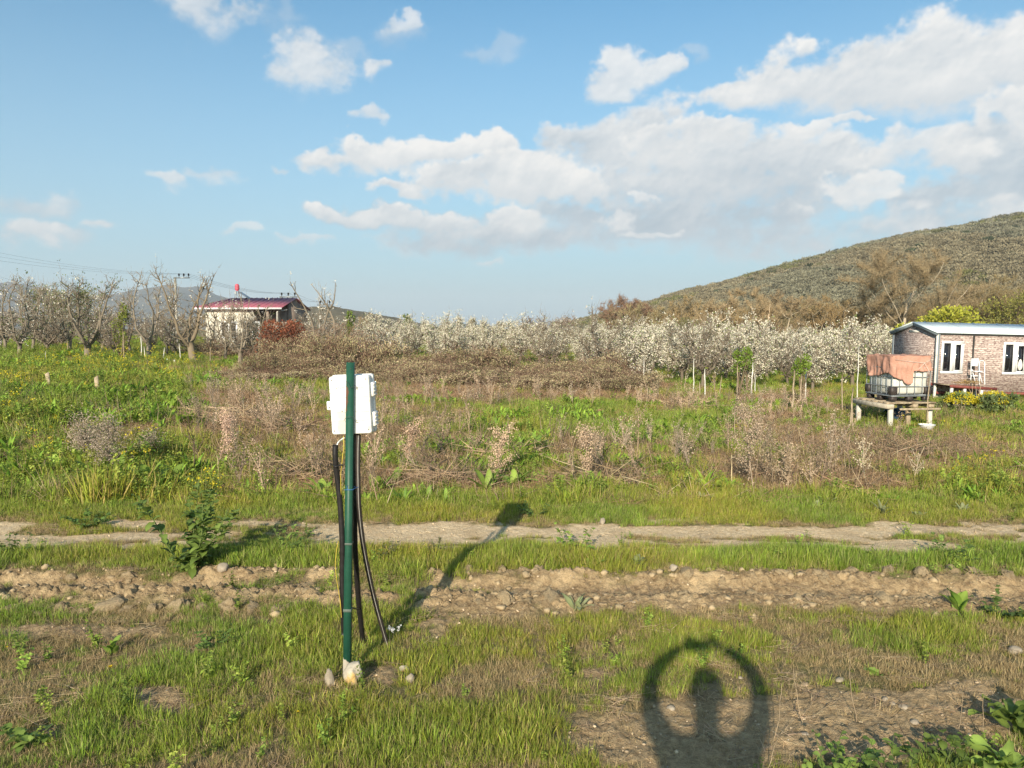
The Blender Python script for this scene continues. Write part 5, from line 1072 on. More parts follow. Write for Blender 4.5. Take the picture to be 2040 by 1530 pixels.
M_WOOD = mat_basic('weathered_wood', (.36, .29, .20), .9, .1, (14, .35), bump=.5, col2=(.24, .18, .12)); M_WOODP = mat_basic('pale_wood', (.46, .40, .31), .9, .1, (10, .3), bump=.4); M_CONC = mat_basic('pale_concrete', (.56, .53, .46), .9, .1, (9, .15), bump=.3)
M_GALV = mat_basic('galvanised_tube', (.24, .26, .27), .45, .5, (12, .2), metal=.5); M_TARP = None
def tubes_obj(name, lines, r, mat, parent, sides=6):
    mb = MB()
    for l in lines: mb.tube(l, r, sides)
    return mb.build(name, mat, parent)
K = P(1862, 779, 28.0); cab = thing('cabin', 'prefabricated cabin with brown stone patterned walls and a pale metal roof', 'cabin', K, rot=(0, R(1.3), R(6)))
CW, CL_, WH = 2.75, 8.2, 2.14; RH = WH + .36            # gable width (+Y), length (+X), wall height
mb = MB(); mb.box((.05, -.0, .0), (CL_, .06, WH)); mb.build('front_wall', M_BRICK, cab)
mb = MB(); mb.box((.05, CW - .06, .0), (CL_, CW, WH)); mb.build('back_wall', M_BRICK, cab)
mb = MB(); mb.poly([(x, y, z) for x in (0, .055) for (y, z) in ((.07, 0), (CW - .07, 0), (CW - .07, WH), (CW / 2, RH), (.07, WH))], [[4,3,2,1,0],[5,6,7,8,9],[0,1,6,5],[1,2,7,6],[2,3,8,7],[3,4,9,8],[4,0,5,9]]); mb.build('gable_wall', M_BRICK, cab)
for y in (-.012, CW - .09):
    mb = MB(); mb.box((-.02, y, -.02), (.09, y + .10, WH + .02), bev=.006); mb.build('corner_post', M_GREY, cab)
mb = MB(); mb.box((-.055, -.035, -.30), (.005, .03, WH), bev=.004); mb.build('corner_pipe', M_WGRUB, cab)
def slope(name, y0, z0, y1, z1, x0, x1, th, mat, par):
    mb = MB(); d = Vector((0, y1 - y0, z1 - z0)).normalized(); nrm = Vector((0, -d.z, d.y)) * th; nrm = nrm if nrm.z > 0 else -nrm
    v = [(x, y, z) for x in (x0, x1) for (y, z) in ((y0, z0), (y1, z1), (y1 + nrm.y, z1 + nrm.z), (y0 + nrm.y, z0 + nrm.z))]
    mb.poly(v, [[3,2,1,0],[4,5,6,7],[0,1,5,4],[1,2,6,5],[2,3,7,6],[3,0,4,7]]); return mb.build(name, mat, par)
e = .11; k_ = (RH - WH) / (CW / 2)
rf = slope('roof_sheet', -e, WH + .03 - e * k_, CW / 2, RH + .03, -.12, CL_ + .1, .035, M_ROOFW, cab); slope('roof_sheet', CW + e, WH + .03 - e * k_, CW / 2, RH + .032, -.12, CL_ + .1, .035, M_ROOFW, cab)
for i in range(8):
    x = .35 + i * 1.0; slope('roof_seam', -e - .004, WH + .066 - e * k_, CW / 2, RH + .066, x, x + .05, .022, M_ROOFW, cab)
slope('fascia', -.04, WH - .085, CW / 2, RH - .07, -.10, -.025, .09, M_GREY, cab); slope('fascia', CW + .04, WH - .085, CW / 2, RH - .068, -.10, -.025, .09, M_GREY, cab)
mb = MB(); mb.box((.095, -.03, WH - .06), (CL_, -.003, WH + .0)); mb.build('eaves_trim', M_DGREY, cab)
mb = MB(); mb.box((-.03, -.05, -.10), (CL_, .0, -.003)); mb.build('base_beam', M_REDB, cab)
mb = MB(); mb.box((-.03, .01, -.10), (.03, CW, -.003)); mb.build('base_beam', M_REDB, cab)
mb = MB(); mb.box((-.012, CW * .40, WH + .02), (-.003, CW * .62, WH + .11)); mb.build('gable_plate', M_WGRUB, cab)
for x in (.15, 2.6, 5.2, 7.8):
    for y in (.15, CW - .2):
        mb = MB(); mb.box((x, y, -.42), (x + .22, y + .2, -.101), bev=.01); mb.build('support_block', M_CONC, cab)
mb = MB(); mb.tube([(1.405, -.035, WH - .06), (1.405, -.035, -.08)], .03, 8); mb.build('downpipe', M_DGREY, cab, smooth=True)
def window(x0, w, z0, h, par, bag=False, mat=M_UPVC):
    fr = MB(); b = .085
    for c0, c1 in (((x0, -.035, z0), (x0 + w, .0, z0 + b)), ((x0, -.035, z0 + h - b), (x0 + w, .0, z0 + h)), ((x0, -.034, z0 + b), (x0 + b, .0, z0 + h - b)), ((x0 + w - b, -.034, z0 + b), (x0 + w, .0, z0 + h - b)), ((x0 + w / 2 - .075, -.034, z0 + b), (x0 + w / 2 + .075, .0, z0 + h - b))): fr.box(c0, c1)
    f = fr.build('window', mat, par)
    for xa, xb, d in ((x0 + b, x0 + w / 2 - .075, 0), (x0 + w / 2 + .075, x0 + w - b, .05)):
        p = MB(); p.box((xa, -.012, z0 + b), (xb, -.006, z0 + h - b)); p.build('pane', M_GLASS, f)
        if d:
            p = MB(); 
            for c0, c1 in (((xa, -.045, z0 + b), (xb, -.013, z0 + b + .045)), ((xa, -.045, z0 + h - b - .045), (xb, -.013, z0 + h - b)), ((xa, -.045, z0 + b + .045), (xa + .035, -.013, z0 + h - b - .045)), ((xb - .035, -.045, z0 + b + .045), (xb, -.013, z0 + h - b - .045))): p.box(c0, c1)
            p.build('sash', mat, f)
            p = MB(); p.box((xa + .005, -.07, z0 + h * .44), (xa + .025, -.046, z0 + h * .52)); p.build('handle', mat, f)
    return f
Z0 = .66
window(.16, .88, Z0, 1.20, cab); window(2.62, .95, Z0, 1.20, cab); window(5.1, .95, Z0, 1.20, cab)
v, f = ICO2; w = v * [.09, .01, .20] * np.where(v[:, 2:3] > 0, [1, 1, 1.2], [1.2, 1, 1]); mb = MB(); mb.add(w, f); o = mb.build('pale_window_shape', M_WGRUB, cab, smooth=True); o.location = (3.33, -.026, Z0 + .35)  # pale rounded form set against the right pane of the second window
# porch platform with its legs, the white frame and the straw on it
pf = P(1880, 766, 27.2); gp = float(gz(pf[0], pf[1])); plat = thing('porch_platform', 'red brown steel porch platform on white legs in front of the cabin', 'platform', (pf[0], pf[1], gp), rot=(0, R(4.0), R(6)))
hz_ = pf[2] - gp; mb = MB(); mb.box((0, -.3, hz_ - .02), (1.75, .72, hz_ + .01)); mb.build('deck', M_WOOD, plat)
for y in (-.335, .725):
    mb = MB(); mb.box((-.03, y, hz_ - .08), (1.78, y + .03, hz_ + .015)); mb.build('edge_beam', M_REDB, plat)
for x in (.05, .55, 1.2, 1.65):
    mb = MB(); mb.box((x, -.29, -.1), (x + .09, -.21, hz_ - .021), bev=.006); mb.build('leg', M_WGRUB, plat)
for x in (.05, 1.65):
    mb = MB(); mb.box((x, .6, -.1), (x + .08, .68, hz_ - .021), bev=.006); mb.build('leg', M_WGRUB, plat)
fr = thing('metal_chair', 'white metal folding chair leaning against the cabin wall', 'chair', P(1934, 762, 27.7))
tubes_obj('frame', [[(0, 0, 0), (.04, .1, .72), (.05, .12, .88), (.30, .12, .88), (.31, .1, .72), (.27, 0, 0)], [(.02, -.25, 0), (.05, .05, .48)], [(.26, -.25, 0), (.29, .05, .48)]], .014, M_UPVC, fr)
mb = MB(); mb.box((.05, .06, .60), (.30, .085, .87), bev=.006); mb.build('backrest', M_UPVC, fr)
mb = MB(); mb.box((.02, -.20, .40), (.29, .05, .43), bev=.006); mb.build('seat', M_UPVC, fr)
mb = MB(); mb.box((.03, .02, .22), (.28, .04, .26)); mb.build('crossbar', M_UPVC, fr)
fr = thing('hoop_frame', 'white tubular hoop standing right of the folding chair', 'frame', P(1951, 766, 27.6))
tubes_obj('hoop', [[(0, 0, 0), (.03, .1, .80), (.06, .12, .86), (.18, .12, .86), (.22, .1, .80), (.20, 0, 0)], [(.015, .05, .45), (.21, .05, .45)]], .014, M_UPVC, fr)
mb = MB(); n = 160; a = rng.normal(0, 1, (n, 3)) * [.20, .12, .03] + [0, 0, .04]; mb.twigs(a, a + rng.normal(0, 1, (n, 3)) * [.2, .15, .05], .006, np.array([.42, .28, .11]) * rng.uniform(.7, 1.3, (n, 1))); o = mb.build('straw_pile', M_DRY); o.location = P(1928, 763, 27.1); tag(o, 'heap of golden straw lying on the porch platform', 'straw')
t = thing('pruned_shrub', 'small bare shrub with upright stems in front of the porch', 'shrub', GY(1947, 25.0)); mb = MB()
for k in range(9): pts, _ = wander(rng, (0, 0, -.05), (rng.normal(0, .25), rng.normal(0, .25), 1), .75 * rng.uniform(.6, 1.1), 5, .1, 0); mb.tube(pts, np.linspace(.014, .006, 6), 5, (.42, .32, .22), cap=False)
mb.build('stems', M_DRY, t)
# --- water tank on its stand
YT = 18.2; tk = P(1776, 799, YT - .42); a = R(6)
TX, TY, TH = .95, 1.05, 1.02                     # the corner nearest to the camera is the origin; +X right face, +Y left face
tank = thing('water_tank', 'white caged water tank standing on a wooden stand', 'tank', tk, a)
tank.location.x += 0; ox, oy = 0.0, 0.0
mb = MB(); mb.box((.03, .03, .15), (TX - .03, TY - .03, TH - .06), bev=.05); mb.build('container', mat_basic('milky_plastic', (.70, .69, .62), .35, .4, (3, .08), col2=(.58, .56, .48), scale2=2.5), tank)
mb = MB(); mb.tube([(TX * .5, TY * .5, TH - .06), (TX * .5, TY * .5, TH - .01)], .11, 14); mb.build('screw_lid', M_BLACK, tank)
V_, H_ = [], []
for i in range(6): x = TX * i / 5; V_ += [[(x, 0, .12), (x, 0, TH)], [(x, TY, .12), (x, TY, TH)]]
for i in range(1, 5): y = TY * i / 5; V_ += [[(0, y, .12), (0, y, TH)], [(TX, y, .12), (TX, y, TH)]]
for z in (.14, .34, .56, .78, TH): H_ += [[(-.004, -.006, z), (TX + .004, -.006, z)], [(-.004, TY + .006, z), (TX + .004, TY + .006, z)], [(-.006, 0, z), (-.006, TY, z)], [(TX + .006, 0, z), (TX + .006, TY, z)]]
for l in V_: tubes_obj('cage_upright', [l], .009, M_GALV, tank)
for l in H_: tubes_obj('cage_rail', [l], .010, M_GALV, tank)
for (x, y) in ((-.03, -.03), (TX - .13, -.03), (-.03, TY - .13), (TX - .13, TY - .13)):
    mb = MB(); mb.box((x, y, .145), (x + .16, y + .16, .33), bev=.012); mb.build('corner_guard', M_BLACKB, tank)
for (x, y) in ((0, 0), (TX / 2 - .07, 0), (TX - .14, 0), (0, TY / 2 - .07), (TX - .14, TY / 2 - .07), (0, TY - .14), (TX - .14, TY - .14), (TX / 2 - .07, TY - .14)):
    mb = MB(); mb.box((x, y, .0), (x + .14, y + .14, .10), bev=.01); mb.build('pallet_foot', M_BLACKB, tank)
mb = MB(); mb.box((-.015, -.015, .101), (TX + .015, TY + .015, .128), bev=.006); mb.build('pallet_rim', M_GALV, tank)
def mat_tarp():
    m = bpy.data.materials.new('terracotta_netting'); m.use_nodes = True; T = NT(m.node_tree); co = T.n('ShaderNodeTexCoord').outputs['Object']
    n = T.noise(T.v('MULTIPLY', co, (6, 6, 40)), 3, 4, .6); n2 = T.noise(co, 3, 5, .6); c = T.mix(T.mr(n, .3, .7), (.54, .28, .20), (.64, .37, .28)); c = T.mix(T.m('MULTIPLY', T.mr(n2, .5, .7), .5), c, (.68, .44, .35))
    p = T.n('ShaderNodeBsdfPrincipled', i={'Base Color': c, 'Roughness': .85, 'Specular IOR Level': .15}); tr = T.n('ShaderNodeBsdfTranslucent', i={'Color': c})
    mx = T.n('ShaderNodeMixShader', i={0: .25, 1: p.outputs[0], 2: tr.outputs[0]}); T.n('ShaderNodeOutputMaterial', i={0: mx.outputs[0]}); return m
M_TARP = mat_tarp()
def tarp():
    mb = MB(); n = 132; m = 18; per = 2 * (TX + TY); zt = TH + .045; rows = []
    for j in range(m + 1):
        row = []
        for i in range(n):
            s = i / n * per; o = .028
            if s < TX: x, y, q, face = s, -o, s / TX, 0
            elif s < TX + TY: x, y, q, face = TX + o, s - TX, (s - TX) / TY, 1
            elif s < 2 * TX + TY: x, y, q, face = TX - (s - TX - TY), TY + o, (s - TX - TY) / TX, 2
            else: x, y, q, face = -o, TY - (s - 2 * TX - TY), (s - 2 * TX - TY) / TY, 3
            if face == 0: drop = .56 if q < .28 else (.62 + .07 * math.sin((q - .28) * 15) if q < .48 else .36 + .01 * math.sin(q * 18)); drop = .50 + .06 * (q / .15) if q < .15 else drop
            elif face == 1: drop = .36
            elif face == 2: drop = .40
            else: drop = .46 + .05 * math.sin(q * 5)
            t = j / m; z = zt - drop * t; wv = (vnoise(s * 7, t * 3, 800) - .5) * .075 * (.3 + t) + (vnoise(s * 22, t * 5 + 4, 801) - .5) * .018; tw = .014 * math.sin(s * 46) * t
            nx, ny = [(0, -1), (1, 0), (0, 1), (-1, 0)][face]; row.append((x + nx * (wv + tw + .02 * t), y + ny * (wv + tw + .02 * t), z + (vnoise(s * 9, 0, 802) - .5) * .025))
        rows.append(row)
    V = np.array(rows).reshape(-1, 3); i = np.arange(n); fs = []
    for j in range(m): fs.append(np.stack([j * n + i, (j + 1) * n + i, (j + 1) * n + (i + 1) % n, j * n + (i + 1) % n], 1))
    mb.add(V, np.concatenate(fs)); g = 12; xx, yy = np.meshgrid(np.linspace(-.028, TX + .028, g), np.linspace(-.028, TY + .028, g)); zz = zt - .002 - .03 * np.sin(xx / TX * 3.14) * np.sin(yy / TY * 3.14) * np.abs(np.sin(xx * 9))
    k = (np.arange(g - 1)[:, None] * g + np.arange(g - 1)[None]).ravel(); mb.add(np.stack([xx, yy, zz], -1).reshape(-1, 3), np.stack([k, k + 1, k + g + 1, k + g], 1))
    o = mb.build('shade_net', M_TARP, smooth=True); so_ = o.modifiers.new('cloth', 'SOLIDIFY'); so_.thickness = .004; o.location = tank.location; o.rotation_euler = (0, 0, a); return tag(o, 'terracotta shade net draped over the top of the white tank', 'shade net')
tn = tarp()
cord = MB(); cord.tube([(TX * .55, -.075, TH - .34), (TX * .78, -.07, TH - .13), (TX * 1.0, -.06, TH - .03)], .004, 5); cord.tube([(.02, -.07, TH - .04), (TX * .5, -.075, TH - .10), (TX * .78, -.072, TH - .12), (TX * .92, -.07, TH - .33)], .004, 5); o = cord.build('tie_cord', M_WGRUB, tn)
st = thing('tank_stand', 'rough wooden stand of planks and pale posts under the water tank', 'stand', tk, a); gzz = float(gz(tk[0], tk[1])) - tk[2]
for (x, y, mt) in ((-.12, -.16, M_CONC), (-.16, TY + .05, M_CONC), (TX * .62, .25, M_WOOD), (TX - .02, -.05, M_CONC), (TX - .05, TY, M_CONC)):
    mb = MB(); hb = gzz - .1 - .03 * y; mb.box((x - .048, y - .048, hb), (x + .048, y + .048, -.16), bev=.008); mb.build('post', mt, st)
mb = MB(); mb.box((-.26, -.25, -.16), (-.08, TY + .2, -.055), bev=.01); mb.build('beam', M_WOODP, st)
mb = MB(); mb.box((TX - .08, -.12, -.15), (TX + .06, TY + .1, -.055), bev=.01); mb.build('beam', M_WOOD, st)
mb = MB(); mb.box((.45, -.15, -.15), (.58, TY + .1, -.055), bev=.01); mb.build('beam', M_WOOD, st)
for k in range(6):
    y = -.17 + k * .25; mb = MB(); mb.box((-.22 + .03 * (k % 2), y, -.052), (TX + .06 - .04 * (k % 3), y + .17, -.018 - .006 * (k % 2)), bev=.005); mb.build('plank', M_WOOD, st)
mb = MB(); mb.box((.1, -.2, -.20), (TX + .16, -.15, -.155), bev=.005); mb.build('rail', M_WOOD, st)
# pole leaning on the tank, basin, drum
def stick(px0, py0, px1, py1, Y, r, mat, label, name='stake', cat='stake', group=None, ground=True):
    b, t_ = P(px0, py0, Y), P(px1, py1, Y)
    if ground: b[2] = min(b[2], float(gz(b[0], b[1]))) - .1
    mb = MB(); n = 6; s = np.linspace(0, 1, n)[:, None]; p = b * (1 - s) + t_ * s + rng.normal(0, .012, (n, 3)) * (s * (1 - s) * 3); mb.tube(p - b, np.linspace(r, r * .8, n), 7, (.45, .38, .28)); o = mb.build(name, mat, smooth=True); o.location = b; return tag(o, label, cat, group)
stick(1846, 846, 1851, 750, YT - .5, .016, M_WOOD, 'thin wooden pole leaning at the right corner of the tank')
v, f = ICO2; g = GY(1852, 17.4); t = thing('basin', 'white enamel basin standing at the foot of the tank stand', 'basin', g); mb = MB()
pr = [(.10, 0), (.13, .02), (.165, .12), (.175, .13), (.165, .128), (.125, .03), (0.001, .02)]; ns = 20; V = np.array([(r * math.cos(q * 6.2832 / ns), r * math.sin(q * 6.2832 / ns), z) for (r, z) in pr for q in range(ns)]); i = np.arange(ns)
mb.add(V, np.concatenate([np.stack([j * ns + i, j * ns + (i + 1) % ns, (j + 1) * ns + (i + 1) % ns, (j + 1) * ns + i], 1) for j in range(len(pr) - 1)])); mb.build('bowl', M_UPVC, t, smooth=True); mb = MB(); aa = np.linspace(0, 6.2832, 21); mb.tube(np.stack([.172 * np.cos(aa), .172 * np.sin(aa), np.full(21, .129)], 1), .008, 6, cap=False); mb.build('rim', M_UPVC, t, smooth=True)
t.location.z += .02
g = GY(1788, 18.9); t = thing('drum', 'dark blue plastic drum lying under the tank stand', 'drum', g, R(25)); mb = MB(); xs = np.array([-.30, -.28, -.27, -.12, -.11, -.09, -.08, .08, .09, .11, .12, .27, .28, .30]); rs = np.array([.15, .185, .19, .195, .205, .205, .195, .195, .205, .205, .195, .19, .185, .15]); mb.tube(np.stack([xs, 0 * xs, 0 * xs + .2], 1), rs, 18); mb.build('body', mat_basic('blue_plastic', (.02, .05, .10), .5, .3), t, smooth=True)
mb = MB(); mb.tube([(-.302, .1, .27), (-.325, .1, .27)], .03, 10); mb.build('bung', M_BLACK, t)
# --- yellow flowering rape plants
for k, (px, Y, W_, H_b, lb) in enumerate(((1918, 22.3, .95, .62, 'yellow flowering rape bush left of its twin in front of the porch'), (1984, 21.8, 1.0, .70, 'larger yellow flowering rape bush right of its twin'))):
    T, L = leafball(150 + k, W_, H_b, 1500, [(.20,.26,.09),(.24,.29,.13),(.15,.21,.06)], .10, lumps=12, twigc=(.2, .24, .1)); t = thing('flowering_bush', lb, 'bush', GY(px, Y)); T.build('stems', M_PLANT, t); L.build('foliage', M_PLANT, t)
    n = 1500; v = rng.normal(0, 1, (n, 3)); v /= np.linalg.norm(v, axis=1)[:, None]; v[:, 2] = np.abs(v[:, 2]); q = v * [W_ * .47, W_ * .44, H_b * .52] * rng.uniform(.75, 1.05, (n, 1)) + [0, 0, H_b * .52]; mb = MB(); mb.leaves(q, rng.normal(0, 1, (n, 3)), rng.normal(0, 1, (n, 3)) + [0, -.5, .5], .04, .016, np.array([.66, .56, .035]) * rng.uniform(.8, 1.15, (n, 1))); mb.build('flowers', M_PETAL, t)
# --- stakes in the orchard
SL = [(135,706,135,658,44,.03,'thin grey stake between the two leftmost bare pears'),(281,716,281,664,40,.03,'white stake left of the leaning twin stems'),(247,741,245,655,35,.022,'tall thin stake under the yellow green sapling'),(290,730,287,690,38,.022,'short stake behind the white stake at the left'),(323,728,328,692,37,.025,'slanting stake left of the white frame'),(360,726,357,684,38,.025,'thin stake just right of the white frame'),(419,726,419,672,38,.025,'stake right of the thick trunked pear'),(90,740,91,700,34,.015,'thin stake carrying a little white flowering shoot'),(37,738,35,700,36,.015,'thin twiggy stake at the far left'),
      (1283,735,1283,712,29,.016,'short white stake at the right end of the brambles'),(1364,760,1367,738,27,.016,'short leaning stake at the field corner'),(1382,774,1382,714,26.5,.018,'tall white stake at the field corner'),(1394,776,1394,760,26,.02,'stubby stake at the field corner'),(1405,778,1404,735,25.5,.022,'grey stake right of the tall white one at the corner'),(1432,775,1438,748,26,.014,'thin leaning stake left of the sapling'),(1469,767,1469,722,26.5,.022,'stake tied to the left hand leafy sapling'),(1496,774,1500,722,26,.022,'bright white stake right of the leafy sapling'),(1505,768,1504,740,28,.016,'short stake behind the bright white one'),(1578,800,1583,738,21.5,.028,'thick grey stake left of the bushy sapling'),(1594,782,1597,745,24,.02,'thin stake right of the thick grey one'),(1605,776,1606,732,25,.02,'pale stake under the bushy sapling'),
      (1679,800,1678,745,21.5,.018,'yellowish thin stake left of the tank stand'),(1693,826,1700,772,17.6,.018,'stake leaning beside the tank stand'),(1698,822,1697,790,17.8,.022,'second short stake beside the tank stand'),(1708,775,1711,688,24.5,.016,'tall pale stake left of the tank'),(1463,905,1465,805,13.5,.007,'thin whitish rod standing near the tallest dead stalk'),(1290,800,1290,768,21,.012,'thin dark rod behind the round green clump')]
for (a0, b0, a1, b1, Y, r, lb) in SL: stick(a0, b0, a1, b1, Y, r, M_WGRUB if 'white' in lb or 'pale' in lb else M_WOOD, lb)
def plank_post(px, py0, py1, Y, w, label, lean):
    b = GY(px, Y); h = P(px, py1, Y)[2] - b[2]; t = MB(); t.poly([(-w, -.02, -.15), (w, -.02, -.15), (w, .02, -.15), (-w, .02, -.15), (-w * .9, -.02, h * .9), (w * .95, -.02, h), (w * .95, .02, h), (-w * .9, .02, h * .9)], [[3,2,1,0],[4,5,6,7],[0,1,5,4],[1,2,6,5],[2,3,7,6],[3,0,4,7]]); o = t.build('wooden_post', M_WOOD); o.location = b; o.rotation_euler = (0, R(lean), .2); return tag(o, label, 'post')
plank_post(95, 792, 741, 21.5, .055, 'grey weathered plank post leaning in the green field at the left', -5); plank_post(192, 806, 748, 19.5, .05, 'brown split wooden post in the green field, right of the grey one', -3)
# white garden bench frame lying in the grass
wf = thing('plank_trestle', 'low white painted plank on short uprights in the grass at the left', 'trestle', P(343, 729, 37.0), rot=(0, R(2), R(8)))
mb = MB(); mb.box((.05, 0, .02), (1.1, .18, .10), bev=.008); mb.build('plank', M_WHITE, wf)
for x, h in ((-.28, .34), (.06, .30)):
    mb = MB(); mb.box((x, .0, -.15), (x + .07, .06, h), bev=.006); mb.build('upright', M_WHITE, wf)
mb = MB(); mb.box((.12, .02, -.1), (.18, .08, .019)); mb.build('leg', M_WHITE, wf); mb = MB(); mb.box((.95, .02, -.1), (1.01, .08, .019)); mb.build('leg', M_WHITE, wf)
# --- red roofed house
YH = 56.0; hl = P(405, 700, YH); gzh = float(gz(hl[0], hl[1])); HL = (606 - 404) / F * YH - 1.55; he = P(405, 613, YH)[2] - gzh; HD = 6.5; hr = P(500, 595, YH + HD / 2)[2] - gzh
house = thing('house', 'low white house with a dark pink metal roof behind the bare pears', 'house', (hl[0], YH, gzh), R(-1.5))
M_RED = mat_basic('dark_pink_roof_sheet', (.36, .12, .155), .5, .3, (3, .18)); M_CRM = mat_basic('cream_render', (.70, .66, .55), .85, .15, (2, .06)); M_GB = mat_basic('brown_block_wall', (.27, .215, .175), .9, .1, (5, .25))
LW = HL * .64
mb = MB(); mb.box((.25, .0, -.2), (LW, .2, he - .06)); mb.build('front_wall', M_CRM, house)
mb = MB(); mb.box((LW + .003, 1.6, -.2), (HL - .25, 1.8, he - .06)); mb.build('porch_wall', M_GB, house)
mb = MB(); mb.box((LW - .2, .203, -.2), (LW, 1.597, he - .06)); mb.build('side_wall', M_GB, house)
mb = MB(); mb.box((.25, .203, -.2), (.45, HD, he - .06)); mb.build('left_wall', M_CRM, house)
mb = MB(); mb.poly([(x, y, z) for x in (HL - .25, HL - .05) for (y, z) in ((1.81, -.2), (HD, -.2), (HD, he - .06), (HD / 2, hr - .10), (1.81, he + .3))], [[4,3,2,1,0],[5,6,7,8,9],[0,1,6,5],[1,2,7,6],[2,3,8,7],[3,4,9,8],[4,0,5,9]]); mb.build('gable_wall', M_GB, house)
def hipx(y0, z0, y1, z1, xa0, xa1, xb0, xb1, th, nm, mt):
    mb = MB(); v = [(xa0, y0, z0), (xb0, y0, z0), (xb1, y1, z1), (xa1, y1, z1)]; v = v + [(x, y, z + th) for (x, y, z) in v]; mb.poly(v, [[3,2,1,0],[4,5,6,7],[0,1,5,4],[1,2,6,5],[2,3,7,6],[3,0,4,7]]); return mb.build(nm, mt, house)
hipx(-.45, he - .05, HD / 2, hr, -.5, 1.0, HL + .1, HL + .1, .05, 'roof', M_RED); hipx(HD + .45, he - .05, HD / 2, hr + .002, -.5, 1.0, HL + .1, HL + .1, .05, 'roof', M_RED)
mb = MB(); v = [(-.5, -.45, he - .04), (1.0, HD / 2, hr + .01), (-.5, HD + .45, he - .04)]; v += [(x - .03, y, z + .05) for x, y, z in v]; mb.poly(v, [[2,1,0],[3,4,5],[0,1,4,3],[1,2,5,4],[2,0,3,5]]); mb.build('roof_hip', M_RED, house)
for k in range(20):
    xb = -.3 + k * .40; f0 = -.44
    if xb < HL + .05:
        xt = xb if xb > 1.0 else 1.0 - (1.0 - xb) * .02; mb = MB(); yt = HD / 2 if xb > 1 else -.45 + (HD / 2 + .45) * max(.05, (xb + .5) / 1.5); zt = he - .05 + (hr - he + .05) * (yt + .45) / (HD / 2 + .45)
        v = [(xb, f0, he + .002), (xb + .05, f0, he + .002), (xb + .05, yt, zt + .052), (xb, yt, zt + .052)]; v = v + [(x, y, z + .035) for x, y, z in v]; mb.poly(v, [[4,5,6,7],[0,1,5,4],[1,2,6,5],[2,3,7,6],[3,0,4,7]]); mb.build('roof_rib', M_RED, house)
mb = MB(); mb.box((-.52, -.50, he - .13), (HL + .12, -.452, he - .01)); mb.build('gutter', M_UPVC, house)
for x0 in (1.35, 3.0): window(x0, 1.25, .95, 1.25, house)
tubes_obj('drain_pipe', [[(HL - .15, 1.5, he - .1), (HL - .3, -.3, he - .3), (HL - .3, -.2, 0)]], .05, M_WGRUB, house)
for x in (LW + 1.0, HL - .4):
    mb = MB(); mb.box((x, -.15, -.2), (x + .18, .03, he - .06)); mb.build('porch_column', M_GB, house)
sol = thing('water_heater', 'solar water heater with a pink drum on the house roof', 'water heater', (hl[0] + 1.45, YH + HD / 2, gzh + hr + .03)); sol.scale = (.82,) * 3
for (x, y) in ((-.2, -.2), (.2, -.2), (.2, .2), (-.2, .2)): tubes_obj('stand_leg', [[(x, y, -.1), (x * .6, y * .6, .68)]], .025, M_GALV, sol)
mb = MB(); zz = np.linspace(.70, 1.35, 9); mb.tube(np.stack([0 * zz, 0 * zz, zz], 1), [.10, .18, .20, .205, .195, .205, .20, .18, .08], 16); mb.build('drum', mat_basic('pink_drum', (.50, .085, .12), .5, .3), sol, smooth=True)
mb = MB(); v = [(.25, -.5, .62), (.25, .5, .62), (1.35, .5, -.10), (1.35, -.5, -.10)]; v += [(x, y, z - .06) for x, y, z in v]; mb.poly(v, [[0,3,2,1],[4,5,6,7],[0,1,5,4],[1,2,6,5],[2,3,7,6],[3,0,4,7]]); mb.build('collector_panel', mat_basic('blue_grey_collector', (.10, .13, .17), .25, .5), sol)
# --- the pale building glimpsed among the blossom
bd = thing('shed', 'small white shed half hidden by blossom right of the slanting pear', 'shed', GY(778, 62)); mb = MB(); mb.box((-.8, 0, 0), (.8, 1.6, P(778, 655, 62)[2] - bd.location.z)); mb.build('wall', M_CRM, bd); hh = P(778, 655, 62)[2] - bd.location.z
mb = MB(); mb.box((-.95, -.15, hh + .003), (.95, 1.75, hh + .09)); mb.build('roof', M_WGRUB, bd); mb = MB(); mb.box((-.3, -.03, .05), (.3, -.003, 1.9)); mb.build('door', M_WGRUB, bd)
# --- utility poles and wires
def pole(px, Y, topy, label, arm=(0, 1.2), ins=(.35, .72, 1.1), r=.09):
    b = GY(px, Y); h = P(px, topy, Y)[2] - b[2]; t = thing('utility_pole', label, 'utility pole', b); mb = MB(); mb.tube([(0, 0, -.5), (0, 0, h)], [r * 1.3, r], 8); mb.build('shaft', M_CONC, t, smooth=True); k = Y / 70
    if arm: mb = MB(); mb.box((arm[0] * k, -.12, h - .12 * k), (arm[1] * k, -.0, h - .02 * k)); mb.build('crossarm', M_GALV, t)
    for x in ins if arm else (): mb = MB(); mb.tube([(x * k, -.06, h - .02 * k), (x * k, -.06, h + .10 * k), (x * k, -.06, h + .14 * k), (x * k, -.06, h + .32 * k)], np.array([.03, .03, .085, .07]) * k, 8); mb.build('insulator', M_BLACK, t)
    return [Vector((b[0] + x * k, b[1] - .06, b[2] + h + .3 * k)) for x in (ins if arm else (0,))]
w1 = pole(354, 70, 552, 'white concrete pole with three black insulators left of the house', (-.1, 1.35), (.38, .82, 1.26)); w2 = pole(562, 110, 590, 'pole with three black insulators rising behind the house roof', (-.1, 1.5), (.1, .7, 1.3)); w3 = pole(638, 170, 606, 'furthest pole with black insulators right of the house', (-.2, 1.3), (.1, .5, .95)); w0 = pole(2, 58, 546, 'plain pale pole at the left edge', None)
def wire(a, b, sag, label, r=.0045):
    t = np.linspace(0, 1, 15)[:, None]; p = np.array(a) * (1 - t) + np.array(b) * t; p[:, 2] -= (sag * 4 * t * (1 - t))[:, 0]; mb = MB(); mb.tube(p, r, 4); tag(mb.build('power_line', M_DGREY), label, 'power line')
